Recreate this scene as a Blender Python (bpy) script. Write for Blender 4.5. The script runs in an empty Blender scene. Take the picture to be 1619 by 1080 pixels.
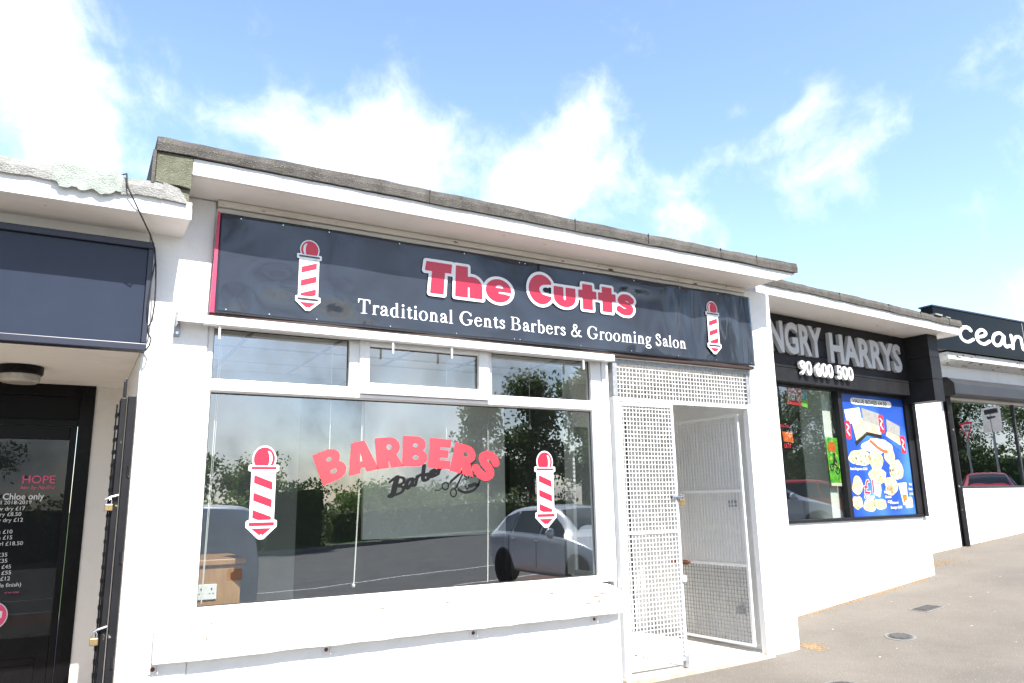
import bpy, bmesh, math, random
import numpy as np
from mathutils import Vector, Matrix
from mathutils.geometry import tessellate_polygon

SC = bpy.context.scene
COL = SC.collection
R = math.radians

# ------------------------------------------------------------------ camera
cam_d = bpy.data.cameras.new('camera')
cam = bpy.data.objects.new('camera', cam_d); COL.objects.link(cam)
cam_d.sensor_width = 36.0
cam_d.lens = 36.0 * 1193.5 / 1619.0
cam_d.clip_start = 0.05; cam_d.clip_end = 2000
_yaw, _pit, _rol = R(29.985), R(11.825), R(-1.041)
FW = Vector((math.sin(_yaw)*math.cos(_pit), math.cos(_yaw)*math.cos(_pit), math.sin(_pit)))
_rt = Vector((math.cos(_yaw), -math.sin(_yaw), 0)); _up = _rt.cross(FW)
CR = _rt*math.cos(_rol) + _up*math.sin(_rol)
CU = -_rt*math.sin(_rol) + _up*math.cos(_rol)
M = Matrix((( CR.x, CU.x, -FW.x, 0), (CR.y, CU.y, -FW.y, -4.8), (CR.z, CU.z, -FW.z, 1.32), (0, 0, 0, 1)))
cam.matrix_world = M
SC.camera = cam

# ------------------------------------------------------------------ world: sky with clouds
SUN_EL, SUN_AZ = 49.5, 5.0        # azimuth measured from straight out of the shopfronts, towards +x
W = bpy.data.worlds.new('World'); SC.world = W; W.use_nodes = True
nt = W.node_tree; nt.nodes.clear()
def N(t, **k):
    n = nt.nodes.new(t)
    for a, b in k.items(): setattr(n, a, b)
    return n
def L(a, b): nt.links.new(a, b)
def math_n(op, a, b=None, clamp=False):
    n = N('ShaderNodeMath', operation=op, use_clamp=clamp)
    for i, v in enumerate((a, b)):
        if v is None: continue
        if isinstance(v, (int, float)): n.inputs[i].default_value = v
        else: L(v, n.inputs[i])
    return n.outputs[0]
out = N('ShaderNodeOutputWorld'); bg = N('ShaderNodeBackground'); L(bg.outputs[0], out.inputs[0])
bg.inputs[1].default_value = 0.12
sky = N('ShaderNodeTexSky', sky_type='NISHITA'); sky.sun_disc = False
sky.sun_elevation = R(SUN_EL)
sky.sun_rotation = R(180.0 - SUN_AZ)
sky.air_density = 1.0; sky.dust_density = 0.6; sky.ozone_density = 1.2
tc = N('ShaderNodeTexCoord'); DIR = tc.outputs['Generated']
warp = N('ShaderNodeTexNoise'); warp.inputs['Scale'].default_value = 3.0; warp.inputs['Detail'].default_value = 4
L(DIR, warp.inputs['Vector'])
wv = N('ShaderNodeVectorMath', operation='MULTIPLY_ADD'); L(warp.outputs['Color'], wv.inputs[0]); wv.inputs[1].default_value = (.16,.16,.16); L(DIR, wv.inputs[2])
wv2 = N('ShaderNodeVectorMath', operation='SUBTRACT'); L(wv.outputs[0], wv2.inputs[0]); wv2.inputs[1].default_value = (.08,.08,.08)
WD = wv2.outputs[0]
fbm = N('ShaderNodeTexNoise'); fbm.inputs['Scale'].default_value = 7.0; fbm.inputs['Detail'].default_value = 10; fbm.inputs['Roughness'].default_value = .62
L(WD, fbm.inputs['Vector'])
# cumulus banks: direction, angular radius (rad), weight
CLOUDS = [((-0.082, 0.885, 0.458), 0.118, 1.3), ((-0.035, 0.919, 0.392), 0.067, 1.0), ((-0.102, 0.855, 0.508), 0.072, 1.0), ((0.168, 0.86, 0.483), 0.08, 0.95), ((0.106, 0.885, 0.454), 0.038, 0.8), ((0.269, 0.852, 0.449), 0.075, 1.0), ((0.365, 0.816, 0.448), 0.073, 0.9), ((0.313, 0.796, 0.517), 0.043, 0.5), ((0.401, 0.762, 0.509), 0.044, 0.5), ((0.466, 0.783, 0.412), 0.082, 0.95), ((0.509, 0.711, 0.486), 0.048, 0.9), ((0.565, 0.689, 0.455), 0.04, 0.75), ((0.594, 0.698, 0.4), 0.073, 0.95), ((0.647, 0.658, 0.387), 0.056, 0.9), ((0.749, 0.514, 0.419), 0.067, 0.8), ((0.719, 0.541, 0.436), 0.038, 0.55), ((0.783, 0.475, 0.401), 0.036, 0.6), ((0.749, 0.557, 0.36), 0.046, 0.75), ((0.779, 0.519, 0.352), 0.03, 0.5), ((0.872, 0.445, 0.205), 0.064, 0.9), ((0.89, 0.4, 0.218), 0.041, 0.8), ((0.692, 0.651, 0.312), 0.013, 0.6), ((0.666, 0.577, 0.473), 0.019, 0.35), ((0.164, 0.823, 0.544), 0.03, 0.35), ((0.101, 0.828, 0.552), 0.036, 0.3), ((0.219, 0.894, 0.392), 0.095, 0.9), ((0.495, 0.786, 0.371), 0.091, 0.8), ((0.322, 0.858, 0.399), 0.097, 0.8), ((0.795, 0.426, 0.432), 0.042, 0.4), ((0.693, 0.588, 0.418), 0.046, 0.45), ((0.835, 0.452, 0.314), 0.057, 0.4), ((0.36, 0.75, 0.555), 0.047, 0.3), ((0.063, 0.869, 0.491), 0.029, 0.4)]
acc = None
for d, rad, w in CLOUDS:
    dn = N('ShaderNodeVectorMath', operation='DISTANCE'); L(WD, dn.inputs[0]); dn.inputs[1].default_value = d
    q = math_n('DIVIDE', dn.outputs['Value'], rad*.95)
    q = math_n('MULTIPLY', q, q)
    q = math_n('MULTIPLY', q, -1.0)
    q = math_n('EXPONENT', q)
    q = math_n('MULTIPLY', q, w)
    acc = q if acc is None else math_n('ADD', acc, q)
sep = N('ShaderNodeSeparateXYZ'); L(DIR, sep.inputs[0])
back = math_n('MULTIPLY', math_n('SUBTRACT', math_n('MULTIPLY', sep.outputs[1], -1.0), .05), 3.0, clamp=True)   # towards the road: broken overcast
dens = math_n('ADD', math_n('MULTIPLY', acc, .52), math_n('MULTIPLY', back, .80))
dens = math_n('ADD', dens, math_n('MULTIPLY', math_n('SUBTRACT', fbm.outputs['Fac'], .5), 2.7))
cov = N('ShaderNodeMapRange', interpolation_type='SMOOTHSTEP'); L(dens, cov.inputs[0]); cov.inputs[1].default_value = .18; cov.inputs[2].default_value = 1.38
cn = N('ShaderNodeTexNoise'); cn.inputs['Scale'].default_value = 4.2; cn.inputs['Detail'].default_value = 6; L(WD, cn.inputs['Vector'])
gl = N('ShaderNodeMapRange', interpolation_type='SMOOTHSTEP'); L(cn.outputs['Fac'], gl.inputs[0]); gl.inputs[1].default_value = .40; gl.inputs[2].default_value = .60
dk = N('ShaderNodeMix', data_type='RGBA'); L(gl.outputs[0], dk.inputs[0]); dk.inputs[6].default_value = (2.0,2.25,2.6,1); dk.inputs[7].default_value = (7.4,7.8,8.2,1)
rmp = N('ShaderNodeValToRGB'); L(sep.outputs[2], rmp.inputs[0])      # a dark-bellied cloud bank over the road, brighter towards the horizon
er = rmp.color_ramp; er.elements[0].position = .0; er.elements[0].color = (1.0,1.0,1.0,1); er.elements[1].position = 1.0; er.elements[1].color = (1,1,1,1)
for p_, v_ in ((.13, 1.05), (.23, .42), (.50, .36), (.72, .9)):
    e_ = er.elements.new(p_); e_.color = (v_, v_*1.01, v_*1.03, 1)
dkb = N('ShaderNodeMix', data_type='RGBA'); dkb.blend_type = 'MULTIPLY'; dkb.inputs[0].default_value = 1.0
L(dk.outputs[2], dkb.inputs[6]); L(rmp.outputs[0], dkb.inputs[7])
cc = N('ShaderNodeMix', data_type='RGBA'); L(back, cc.inputs[0]); cc.inputs[6].default_value = (6.2,6.3,6.4,1); L(dkb.outputs[2], cc.inputs[7])
skm = N('ShaderNodeMix', data_type='RGBA'); skm.blend_type = 'MULTIPLY'; skm.inputs[0].default_value = 1.0
L(sky.outputs[0], skm.inputs[6]); skm.inputs[7].default_value = (1.30,1.28,1.30,1)
mx = N('ShaderNodeMix', data_type='RGBA'); L(cov.outputs[0], mx.inputs[0]); L(skm.outputs[2], mx.inputs[6]); L(cc.outputs[2], mx.inputs[7])
L(mx.outputs[2], bg.inputs[0])

# ------------------------------------------------------------------ sun and exposure
sd = bpy.data.lights.new('sun', 'SUN'); sd.energy = 4.6; sd.angle = R(.5); sd.color = (1, .955, .88)
sun = bpy.data.objects.new('sun', sd); COL.objects.link(sun)
el, az = R(SUN_EL), R(SUN_AZ)
sdir = Vector((math.sin(az)*math.cos(el), -math.cos(az)*math.cos(el), math.sin(el)))
sun.rotation_euler = sdir.to_track_quat('Z', 'Y').to_euler()
sun.location = sdir*30
SC.view_settings.view_transform = 'Standard'; SC.view_settings.look = 'None'
SC.view_settings.exposure = 1.3; SC.view_settings.gamma = 1.0; SC.view_settings.use_curve_mapping = False
SC.cycles.max_bounces = 10; SC.cycles.transparent_max_bounces = 16; SC.cycles.glossy_bounces = 4
SC.cycles.caustics_reflective = False; SC.cycles.caustics_refractive = False
SC.cycles.use_denoising = True

# ------------------------------------------------------------------ materials
def new_mat(name):
    m = bpy.data.materials.new(name); m.use_nodes = True
    t = m.node_tree; b = t.nodes.get('Principled BSDF')
    return m, t, b
def mat(name, c1, c2=None, scale=4., rough=.6, metal=0., bump=0., bscale=80., lo=.4, hi=.65, spec=.5, detail=8., coat=0., spots=None, sscale=30., sthr=.7, stretch=None, transl=0.):
    m, t, b = new_mat(name)
    b.inputs['Roughness'].default_value = rough; b.inputs['Metallic'].default_value = metal
    b.inputs['Specular IOR Level'].default_value = spec; b.inputs['Coat Weight'].default_value = coat
    geo = t.nodes.new('ShaderNodeNewGeometry'); vec = geo.outputs['Position']
    if stretch:
        mp = t.nodes.new('ShaderNodeMapping'); mp.inputs['Scale'].default_value = stretch; t.links.new(vec, mp.inputs['Vector']); vec = mp.outputs[0]
    colr = None
    c2 = c2 or tuple(min(1, v*.88) for v in c1)
    n = t.nodes.new('ShaderNodeTexNoise'); n.inputs['Scale'].default_value = scale; n.inputs['Detail'].default_value = detail; n.inputs['Roughness'].default_value = .65
    t.links.new(vec, n.inputs['Vector'])
    mr = t.nodes.new('ShaderNodeMapRange'); mr.inputs[1].default_value = lo; mr.inputs[2].default_value = hi; t.links.new(n.outputs['Fac'], mr.inputs[0])
    mxn = t.nodes.new('ShaderNodeMix'); mxn.data_type = 'RGBA'
    mxn.inputs[6].default_value = (*c1, 1); mxn.inputs[7].default_value = (*c2, 1)
    t.links.new(mr.outputs[0], mxn.inputs[0]); colr = mxn.outputs[2]
    if spots:
        n2 = t.nodes.new('ShaderNodeTexNoise'); n2.inputs['Scale'].default_value = sscale; n2.inputs['Detail'].default_value = 5
        t.links.new(vec, n2.inputs['Vector'])
        m2 = t.nodes.new('ShaderNodeMapRange'); m2.inputs[1].default_value = sthr; m2.inputs[2].default_value = sthr+.05; t.links.new(n2.outputs['Fac'], m2.inputs[0])
        x2 = t.nodes.new('ShaderNodeMix'); x2.data_type = 'RGBA'; t.links.new(m2.outputs[0], x2.inputs[0]); t.links.new(colr, x2.inputs[6]); x2.inputs[7].default_value = (*spots, 1); colr = x2.outputs[2]
    t.links.new(colr, b.inputs['Base Color'])
    if transl:
        tb = t.nodes.new('ShaderNodeBsdfTranslucent'); t.links.new(colr, tb.inputs[0]); ms = t.nodes.new('ShaderNodeMixShader'); ms.inputs[0].default_value = transl
        t.links.new(b.outputs[0], ms.inputs[1]); t.links.new(tb.outputs[0], ms.inputs[2]); t.links.new(ms.outputs[0], t.nodes['Material Output'].inputs[0])
    if bump:
        n3 = t.nodes.new('ShaderNodeTexNoise'); n3.inputs['Scale'].default_value = bscale; n3.inputs['Detail'].default_value = 6; t.links.new(geo.outputs['Position'], n3.inputs['Vector'])
        bp = t.nodes.new('ShaderNodeBump'); bp.inputs['Strength'].default_value = bump; bp.inputs['Distance'].default_value = .01
        t.links.new(n3.outputs['Fac'], bp.inputs['Height']); t.links.new(bp.outputs[0], b.inputs['Normal'])
    return m
def glass(name, k, tint, add=0.):
    m, t, b = new_mat(name); t.nodes.remove(b)
    o = t.nodes['Material Output']
    fr = t.nodes.new('ShaderNodeFresnel'); fr.inputs[0].default_value = 1.5
    geo = t.nodes.new('ShaderNodeNewGeometry')
    def mth(op, a, c, cl=False):
        n = t.nodes.new('ShaderNodeMath'); n.operation = op; n.use_clamp = cl
        for i, v in enumerate((a, c)):
            if isinstance(v, (int, float)): n.inputs[i].default_value = v
            else: t.links.new(v, n.inputs[i])
        return n.outputs[0]
    f = mth('MULTIPLY', fr.outputs[0], k, True)
    f = mth('MULTIPLY', f, mth('SUBTRACT', 1.0, geo.outputs['Backfacing']))
    tr = t.nodes.new('ShaderNodeBsdfTransparent'); tr.inputs[0].default_value = (*tint, 1)
    tx = t.nodes.new('ShaderNodeTexNoise'); tx.inputs['Scale'].default_value = 2.3; tx.inputs['Detail'].default_value = 1.0; t.links.new(geo.outputs['Position'], tx.inputs['Vector'])
    bpn = t.nodes.new('ShaderNodeBump'); bpn.inputs['Strength'].default_value = .035; bpn.inputs['Distance'].default_value = .01; t.links.new(tx.outputs['Fac'], bpn.inputs['Height'])
    g = t.nodes.new('ShaderNodeBsdfGlossy'); t.links.new(bpn.outputs[0], g.inputs['Normal']); g.inputs['Roughness'].default_value = 0.0; g.inputs[0].default_value = (.96,.98,1,1)
    mxs = t.nodes.new('ShaderNodeMixShader'); t.links.new(f, mxs.inputs[0]); t.links.new(tr.outputs[0], mxs.inputs[1]); t.links.new(g.outputs[0], mxs.inputs[2])
    t.links.new(mxs.outputs[0], o.inputs[0])
    return m

MT = {}
MT['render'] = mat('white_render', (.83,.83,.82), (.72,.715,.69), 2.2, .85, bump=.35, bscale=45, lo=.5, hi=.8)
MT['wall_cream'] = mat('cream_paint', (.82,.80,.765), (.70,.67,.62), 3.5, .7, bump=.1, lo=.5, hi=.8)
MT['soffit'] = mat('soffit_paint', (.84,.815,.785), (.70,.665,.62), 2.4, .6, lo=.48, hi=.78, spots=(.13,.10,.07), sscale=16, sthr=.70, stretch=(.5,1,1))
MT['trim'] = mat('old_white_trim', (.70,.67,.62), (.42,.36,.30), 6, .7, lo=.5, hi=.75, spots=(.06,.045,.035), sscale=22, sthr=.66, stretch=(.35,1,1.3))
MT['fascia'] = mat('white_fascia', (.80,.80,.80), (.74,.73,.72), 2., .4, lo=.5, hi=.8)
MT['felt'] = mat('mineral_felt', (.112,.104,.095), (.056,.051,.046), 9, .95, bump=.9, bscale=130, lo=.35, hi=.68, spots=(.24,.225,.20), sscale=150, sthr=.62)
MT['felt_green'] = mat('mossy_felt', (.15,.155,.11), (.085,.088,.062), 7, .95, bump=.9, bscale=150, spots=(.25,.25,.19), sscale=170, sthr=.62)
MT['felt_pale'] = mat('pale_mineral_felt', (.30,.30,.29), (.17,.17,.165), 8, .95, bump=.9, bscale=120, lo=.4, hi=.7, spots=(.42,.42,.41), sscale=140, sthr=.60)
MT['felt_patch'] = mat('pale_green_felt', (.36,.40,.37), (.24,.27,.245), 10, .95, bump=.9, bscale=130, spots=(.45,.48,.46), sscale=150, sthr=.60)
MT['upvc'] = mat('white_upvc', (.80,.80,.80), (.76,.76,.76), 3, .28, spec=.5)
MT['gasket'] = mat('rubber_gasket', (.02,.02,.022), None, 6, .6)
MT['sign_black'] = mat('black_vinyl_sign', (.024,.030,.042), (.028,.034,.047), 3, .025, spec=.5, lo=.3, hi=.7)
MT['sign_navy'] = mat('navy_blank_sign', (.020,.027,.048), (.024,.031,.053), 2, .26, spec=.3)
MT['navy_frame'] = mat('navy_frame', (.022,.026,.045), None, 5, .35)
MT['gloss_black'] = mat('gloss_black_sign', (.003,.0035,.004), (.004,.0045,.005), 3, .12, spec=.10)
MT['vinyl_white'] = mat('white_vinyl', (.80,.80,.82), (.78,.78,.80), 4, .2)
MT['vinyl_red'] = mat('red_vinyl', (.56,.022,.052), (.53,.020,.048), 4, .2)
MT['vinyl_redlet'] = mat('coral_vinyl', (.85,.050,.070), (.82,.045,.064), 4, .12)
MT['vinyl_pole'] = mat('crimson_vinyl', (.57,.022,.052), (.54,.020,.048), 4, .3)
MT['vinyl_dark'] = mat('dark_vinyl', (.03,.032,.04), None, 4, .3)
MT['vinyl_black'] = mat('black_vinyl_decal', (.008,.008,.009), None, 4, .5, spec=.2)
MT['vinyl_cyan'] = mat('cyan_vinyl', (.16,.42,.46), None, 4, .3)
MT['trim_red'] = mat('red_edge_trim', (.60,.04,.11), (.50,.03,.09), 8, .4)
MT['batten'] = mat('dark_timber', (.045,.022,.017), (.02,.014,.012), 12, .6, stretch=(.2,1,1))
MT['metal_white'] = mat('white_metal', (.76,.77,.78), (.60,.61,.62), 12, .4, lo=.55, hi=.8)
MT['galv'] = mat('galvanised_steel', (.40,.42,.44), (.28,.29,.31), 30, .45, metal=.4)
MT['rust'] = mat('rusty_steel', (.22,.075,.028), (.10,.035,.02), 40, .9, bump=.5, bscale=200)
MT['brass'] = mat('brass', (.36,.26,.12), (.24,.17,.08), 30, .4, metal=.6)
MT['steel'] = mat('bright_steel', (.55,.56,.58), None, 30, .25, metal=.9)
MT['black_paint'] = mat('black_gloss_paint', (.004,.004,.005), (.007,.007,.008), 5, .3, spec=.14, bump=.15, bscale=60)
MT['black_chip'] = mat('chipped_black_paint', (.008,.008,.010), (.014,.014,.016), 8, .45, spec=.3, spots=(.42,.40,.37), sscale=16, sthr=.68)
MT['black_board'] = mat('black_painted_boards', (.010,.010,.012), (.017,.017,.019), 4, .55, spec=.25, bump=.1)
MT['brown_under'] = mat('brown_timber', (.09,.045,.03), None, 6, .7)
MT['lamp_glass'] = mat('ribbed_lamp_glass', (.50,.48,.43), (.36,.34,.30), 10, .2)
MT['cable'] = mat('black_cable', (.012,.012,.012), None, 6, .5)
MT['tile'] = mat('pale_floor_tile', (.78,.74,.68), (.70,.65,.58), 6, .45, lo=.45, hi=.75)
MT['step'] = mat('step_concrete', (.50,.42,.34), (.36,.29,.23), 14, .9, bump=.4)
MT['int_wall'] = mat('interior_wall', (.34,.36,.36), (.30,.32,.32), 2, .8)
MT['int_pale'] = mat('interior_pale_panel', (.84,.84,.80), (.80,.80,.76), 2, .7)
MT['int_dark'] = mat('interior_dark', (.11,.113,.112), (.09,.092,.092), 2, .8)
MT['int_floor'] = mat('interior_floor', (.48,.46,.42), (.42,.40,.36), 3, .5)
MT['int_ceil'] = mat('interior_ceiling', (.84,.84,.83), (.80,.80,.79), 2, .8)
MT['wood'] = mat('oak_veneer', (.42,.25,.12), (.30,.165,.075), 10, .45, stretch=(6,6,.8), lo=.35, hi=.7)
MT['glass'] = glass('window_glass', 5.6, (.93,.95,.94))
MT['glass_dark'] = glass('shop_glass', 3.3, (.88,.91,.89))
MT['door_glass'] = glass('door_glass', 0.75, (.92,.94,.93))
MT['hole'] = mat('dark_hole', (.05,.04,.035), (.14,.09,.06), 60, .9)
MT['chip'] = mat('chipped_plaster', (.36,.29,.22), (.20,.15,.11), 60, .95)
MT['letter_grey'] = mat('grey_letters', (.52,.52,.53), (.48,.48,.49), 5, .4)
MT['letter_white'] = mat('white_letters', (.80,.80,.80), None, 5, .35)
MT['text_pink'] = mat('pink_print', (.72,.07,.20), None, 5, .5)
MT['text_white'] = mat('white_print', (.72,.73,.75), None, 5, .5)
MT['poster_dark'] = mat('dark_price_poster', (.006,.006,.008), (.008,.008,.010), 3, .45, spec=.15)
MT['p_blue'] = mat('poster_blue', (.010,.06,.34), (.06,.20,.52), 1.7, .35, lo=.42, hi=.66, detail=1.)
MT['p_cream'] = mat('fried_food_print', (.56,.40,.17), (.72,.64,.44), 22, .4, lo=.38, hi=.62, spots=(.36,.17,.04), sscale=36, sthr=.60)
MT['p_white'] = mat('poster_white', (.82,.82,.78), (.80,.78,.66), 20, .4)
MT['p_spot'] = mat('speckled_food_print', (.66,.60,.42), (.58,.46,.22), 30, .4, spots=(.10,.10,.05), sscale=34, sthr=.56)
MT['p_red'] = mat('poster_red', (.66,.02,.05), None, 20, .4)
MT['p_grey'] = mat('poster_grey', (.30,.29,.28), (.24,.23,.22), 20, .4)
MT['p_sausage'] = mat('sausage_print', (.52,.12,.05), (.42,.08,.03), 30, .4)
MT['p_green'] = mat('poster_green', (.20,.58,.06), (.05,.33,.04), 14, .4, spots=(.72,.68,.08), sscale=18, sthr=.58)
MT['p_orange'] = mat('poster_orange', (.75,.20,.03), (.72,.08,.02), 18, .4)
MT['p_cyan'] = mat('poster_cyan', (.10,.45,.62), None, 18, .4)
MT['p_lime'] = mat('poster_lime', (.25,.62,.08), None, 18, .4)
MT['chip_board'] = mat('flaking_white_paint', (.74,.74,.72), (.62,.62,.60), 6, .8, spots=(.012,.028,.028), sscale=14, sthr=.60, stretch=(.8,1,1.6))
MT['shutter_black'] = mat('dark_shutter_box', (.028,.030,.036), (.036,.038,.044), 3, .4)
MT['tarmac'] = mat('worn_tarmac', (.178,.157,.133), (.122,.109,.094), .9, .95, bump=.8, bscale=85, lo=.32, hi=.70, spots=(.29,.25,.205), sscale=80, sthr=.63, detail=12.)
MT['tarmac_patch'] = mat('patched_tarmac', (.145,.130,.113), (.105,.095,.084), 2.5, .95, bump=.8, bscale=90, spots=(.25,.23,.20), sscale=80, sthr=.62)
MT['road'] = mat('road_asphalt', (.115,.118,.12), (.085,.088,.09), 1.5, .9, bump=.4, bscale=100)
MT['brick_strip'] = mat('red_brick_paving', (.20,.10,.075), (.14,.07,.055), 6, .9)
MT['kerb'] = mat('concrete_kerb', (.20,.19,.175), (.15,.145,.135), 8, .9)
MT['paint_line'] = mat('road_paint', (.70,.70,.68), (.5,.5,.48), 9, .7)
MT['grass'] = mat('grass', (.07,.13,.025), (.045,.085,.018), 8, .9)
MT['leaf_dark'] = mat('dark_leaf', (.055,.095,.030), (.09,.14,.045), 3, .6, transl=.55)
MT['leaf_mid'] = mat('mid_leaf', (.11,.20,.04), (.17,.26,.06), 2.5, .6, transl=.55)
MT['leaf_pale'] = mat('pale_leaf', (.15,.20,.07), (.20,.25,.10), 2.5, .6, transl=.5)
MT['bark'] = mat('bark', (.07,.05,.035), (.045,.033,.024), 12, .9, stretch=(3,3,.6))
MT['litter'] = mat('dry_leaf_litter', (.34,.23,.13), (.24,.155,.08), 60, .95)
MT['iron'] = mat('cast_iron', (.125,.122,.118), (.09,.088,.086), 40, .6, metal=.2, bump=.6, bscale=90)
MT['white_chipstone'] = mat('white_stones', (.66,.62,.56), None, 60, .9)
MT['car_silver'] = mat('silver_paint', (.60,.64,.68), (.62,.66,.70), 3, .25, metal=.25, coat=.6)
MT['car_red'] = mat('red_car_paint', (.52,.012,.018), None, 3, .25, coat=.6)
MT['van_white'] = mat('white_van_paint', (.55,.60,.66), None, 3, .3, coat=.4)
MT['car_glass'] = mat('tinted_car_glass', (.012,.016,.018), None, 3, .05, spec=.8)
MT['tyre'] = mat('tyre_rubber', (.015,.015,.016), None, 20, .8)
MT['rim'] = mat('alloy_rim', (.42,.43,.45), None, 20, .3, metal=.6)
MT['lens'] = mat('headlight_lens', (.55,.58,.60), None, 10, .08)
MT['taillens'] = mat('tail_light_lens', (.45,.01,.01), None, 10, .1)
MT['sign_white'] = mat('sign_white', (.75,.75,.75), None, 10, .5)
MT['socket'] = mat('white_socket_plastic', (.80,.80,.80), None, 10, .3)
MT['cord'] = mat('white_cord', (.78,.78,.76), None, 10, .6)
_m, _t, _b = new_mat('lit_ceiling_panel'); _b.inputs['Base Color'].default_value = (.8,.8,.8,1); _b.inputs['Emission Color'].default_value = (.9,.97,1,1); _b.inputs['Emission Strength'].default_value = .8; MT['lightpanel'] = _m

# ------------------------------------------------------------------ mesh helpers
class MB:
    """collects shapes; build() links them as ONE mesh object"""
    def __init__(s, tf=None): s.v = []; s.f = []; s.tf = tf
    def add(s, vs, fs):
        o = len(s.v); s.v += [tuple(p) for p in vs]; s.f += [tuple(i+o for i in f) for f in fs]; return s
    def box(s, x0, x1, y0, y1, z0, z1):
        vs = [(x, y, z) for x in (x0, x1) for y in (y0, y1) for z in (z0, z1)]
        return s.add(vs, [(0,1,3,2),(4,6,7,5),(0,4,5,1),(2,3,7,6),(0,2,6,4),(1,5,7,3)])
    def prism(s, poly, a, b, axis='y'):
        """polygon in the two other axes, extruded along axis from a to b"""
        def P(p, t):
            return {'y': (p[0], t, p[1]), 'x': (t, p[0], p[1]), 'z': (p[0], p[1], t)}[axis]
        n = len(poly)
        vs = [P(p, a) for p in poly] + [P(p, b) for p in poly]
        fs = [tuple(range(n)), tuple(range(2*n-1, n-1, -1))] + [(i, i+n, (i+1) % n+n, (i+1) % n) for i in range(n)]
        return s.add(vs, fs)
    def tube(s, pts, r, n=8, caps=True):
        pts = [Vector(p) for p in pts]; rs = r if isinstance(r, (list, tuple)) else [r]*len(pts)
        o = len(s.v); prev = None
        for i, p in enumerate(pts):
            t = (pts[min(i+1, len(pts)-1)] - pts[max(i-1, 0)]).normalized()
            a = prev if prev is not None else (Vector((0,0,1)) if abs(t.z) < .9 else Vector((1,0,0)))
            u = (a - t*a.dot(t)).normalized(); w = t.cross(u); prev = u
            for k in range(n):
                c = 2*math.pi*k/n
                s.v.append(tuple(p + (u*math.cos(c) + w*math.sin(c))*rs[i]))
        for i in range(len(pts)-1):
            for k in range(n):
                s.f.append((o+i*n+k, o+i*n+(k+1) % n, o+(i+1)*n+(k+1) % n, o+(i+1)*n+k))
        if caps:
            s.f.append(tuple(o+k for k in range(n-1, -1, -1))); e = o+(len(pts)-1)*n
            s.f.append(tuple(e+k for k in range(n)))
        return s
    def lathe(s, prof, c, axis='z', n=24):
        """prof: (radius, height) pairs, closed at both ends"""
        o = len(s.v)
        for r, h in prof:
            for k in range(n):
                a = 2*math.pi*k/n; p, q = r*math.cos(a), r*math.sin(a)
                s.v.append({'z': (c[0]+p, c[1]+q, c[2]+h), 'y': (c[0]+p, c[1]+h, c[2]+q), 'x': (c[0]+h, c[1]+p, c[2]+q)}[axis])
        m = len(prof)
        for i in range(m-1):
            for k in range(n):
                s.f.append((o+i*n+k, o+i*n+(k+1) % n, o+(i+1)*n+(k+1) % n, o+(i+1)*n+k))
        s.f.append(tuple(o+k for k in range(n-1, -1, -1))); s.f.append(tuple(o+(m-1)*n+k for k in range(n)))
        return s
    def build(s, name, m, parent=None, bevel=0., smooth=False):
        me = bpy.data.meshes.new(name)
        vs = [s.tf(*v) for v in s.v] if s.tf else s.v
        me.from_pydata([tuple(v) for v in vs], [], s.f)
        bm = bmesh.new(); bm.from_mesh(me); bmesh.ops.recalc_face_normals(bm, faces=bm.faces); bm.to_mesh(me); bm.free()
        me.materials.append(MT[m] if isinstance(m, str) else m)
        if smooth:
            for p in me.polygons: p.use_smooth = True
        o = bpy.data.objects.new(name, me); COL.objects.link(o)
        if parent is not None: adopt(o, parent)
        if bevel:
            b = o.modifiers.new('bevel', 'BEVEL'); b.width = bevel; b.segments = 2; b.limit_method = 'ANGLE'; b.angle_limit = R(40)
        return o
PW = {}
def world_of(o):
    return PW.get(o.name, Matrix.Identity(4))
def adopt(o, parent):
    o.parent = parent; o.matrix_parent_inverse = world_of(parent).inverted()
def thing(name, label, cat, loc=(0,0,0), group=None, rotz=0.):
    o = bpy.data.objects.new(name, None); COL.objects.link(o)
    o.empty_display_size = .1; o.location = loc; o.rotation_euler = (0, 0, rotz)
    PW[o.name] = Matrix.Translation(loc) @ Matrix.Rotation(rotz, 4, 'Z')
    o['label'] = label; o['category'] = cat
    if group: o['group'] = group
    return o
def tag(o, label, cat, group=None):
    o['label'] = label; o['category'] = cat
    if group: o['group'] = group
    return o
def copy_tree(root, loc, label=None):
    c = root.copy(); COL.objects.link(c); c.location = loc
    if label: c['label'] = label
    for ch in [x for x in ALL() if x.parent == root]:
        d = ch.copy(); COL.objects.link(d); d.parent = c
        for g in [x for x in ALL() if x.parent == ch]:
            e = g.copy(); COL.objects.link(e); e.parent = d
    return c
def ALL(): return list(COL.objects)
def structure(o): o['kind'] = 'structure'; return o

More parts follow.
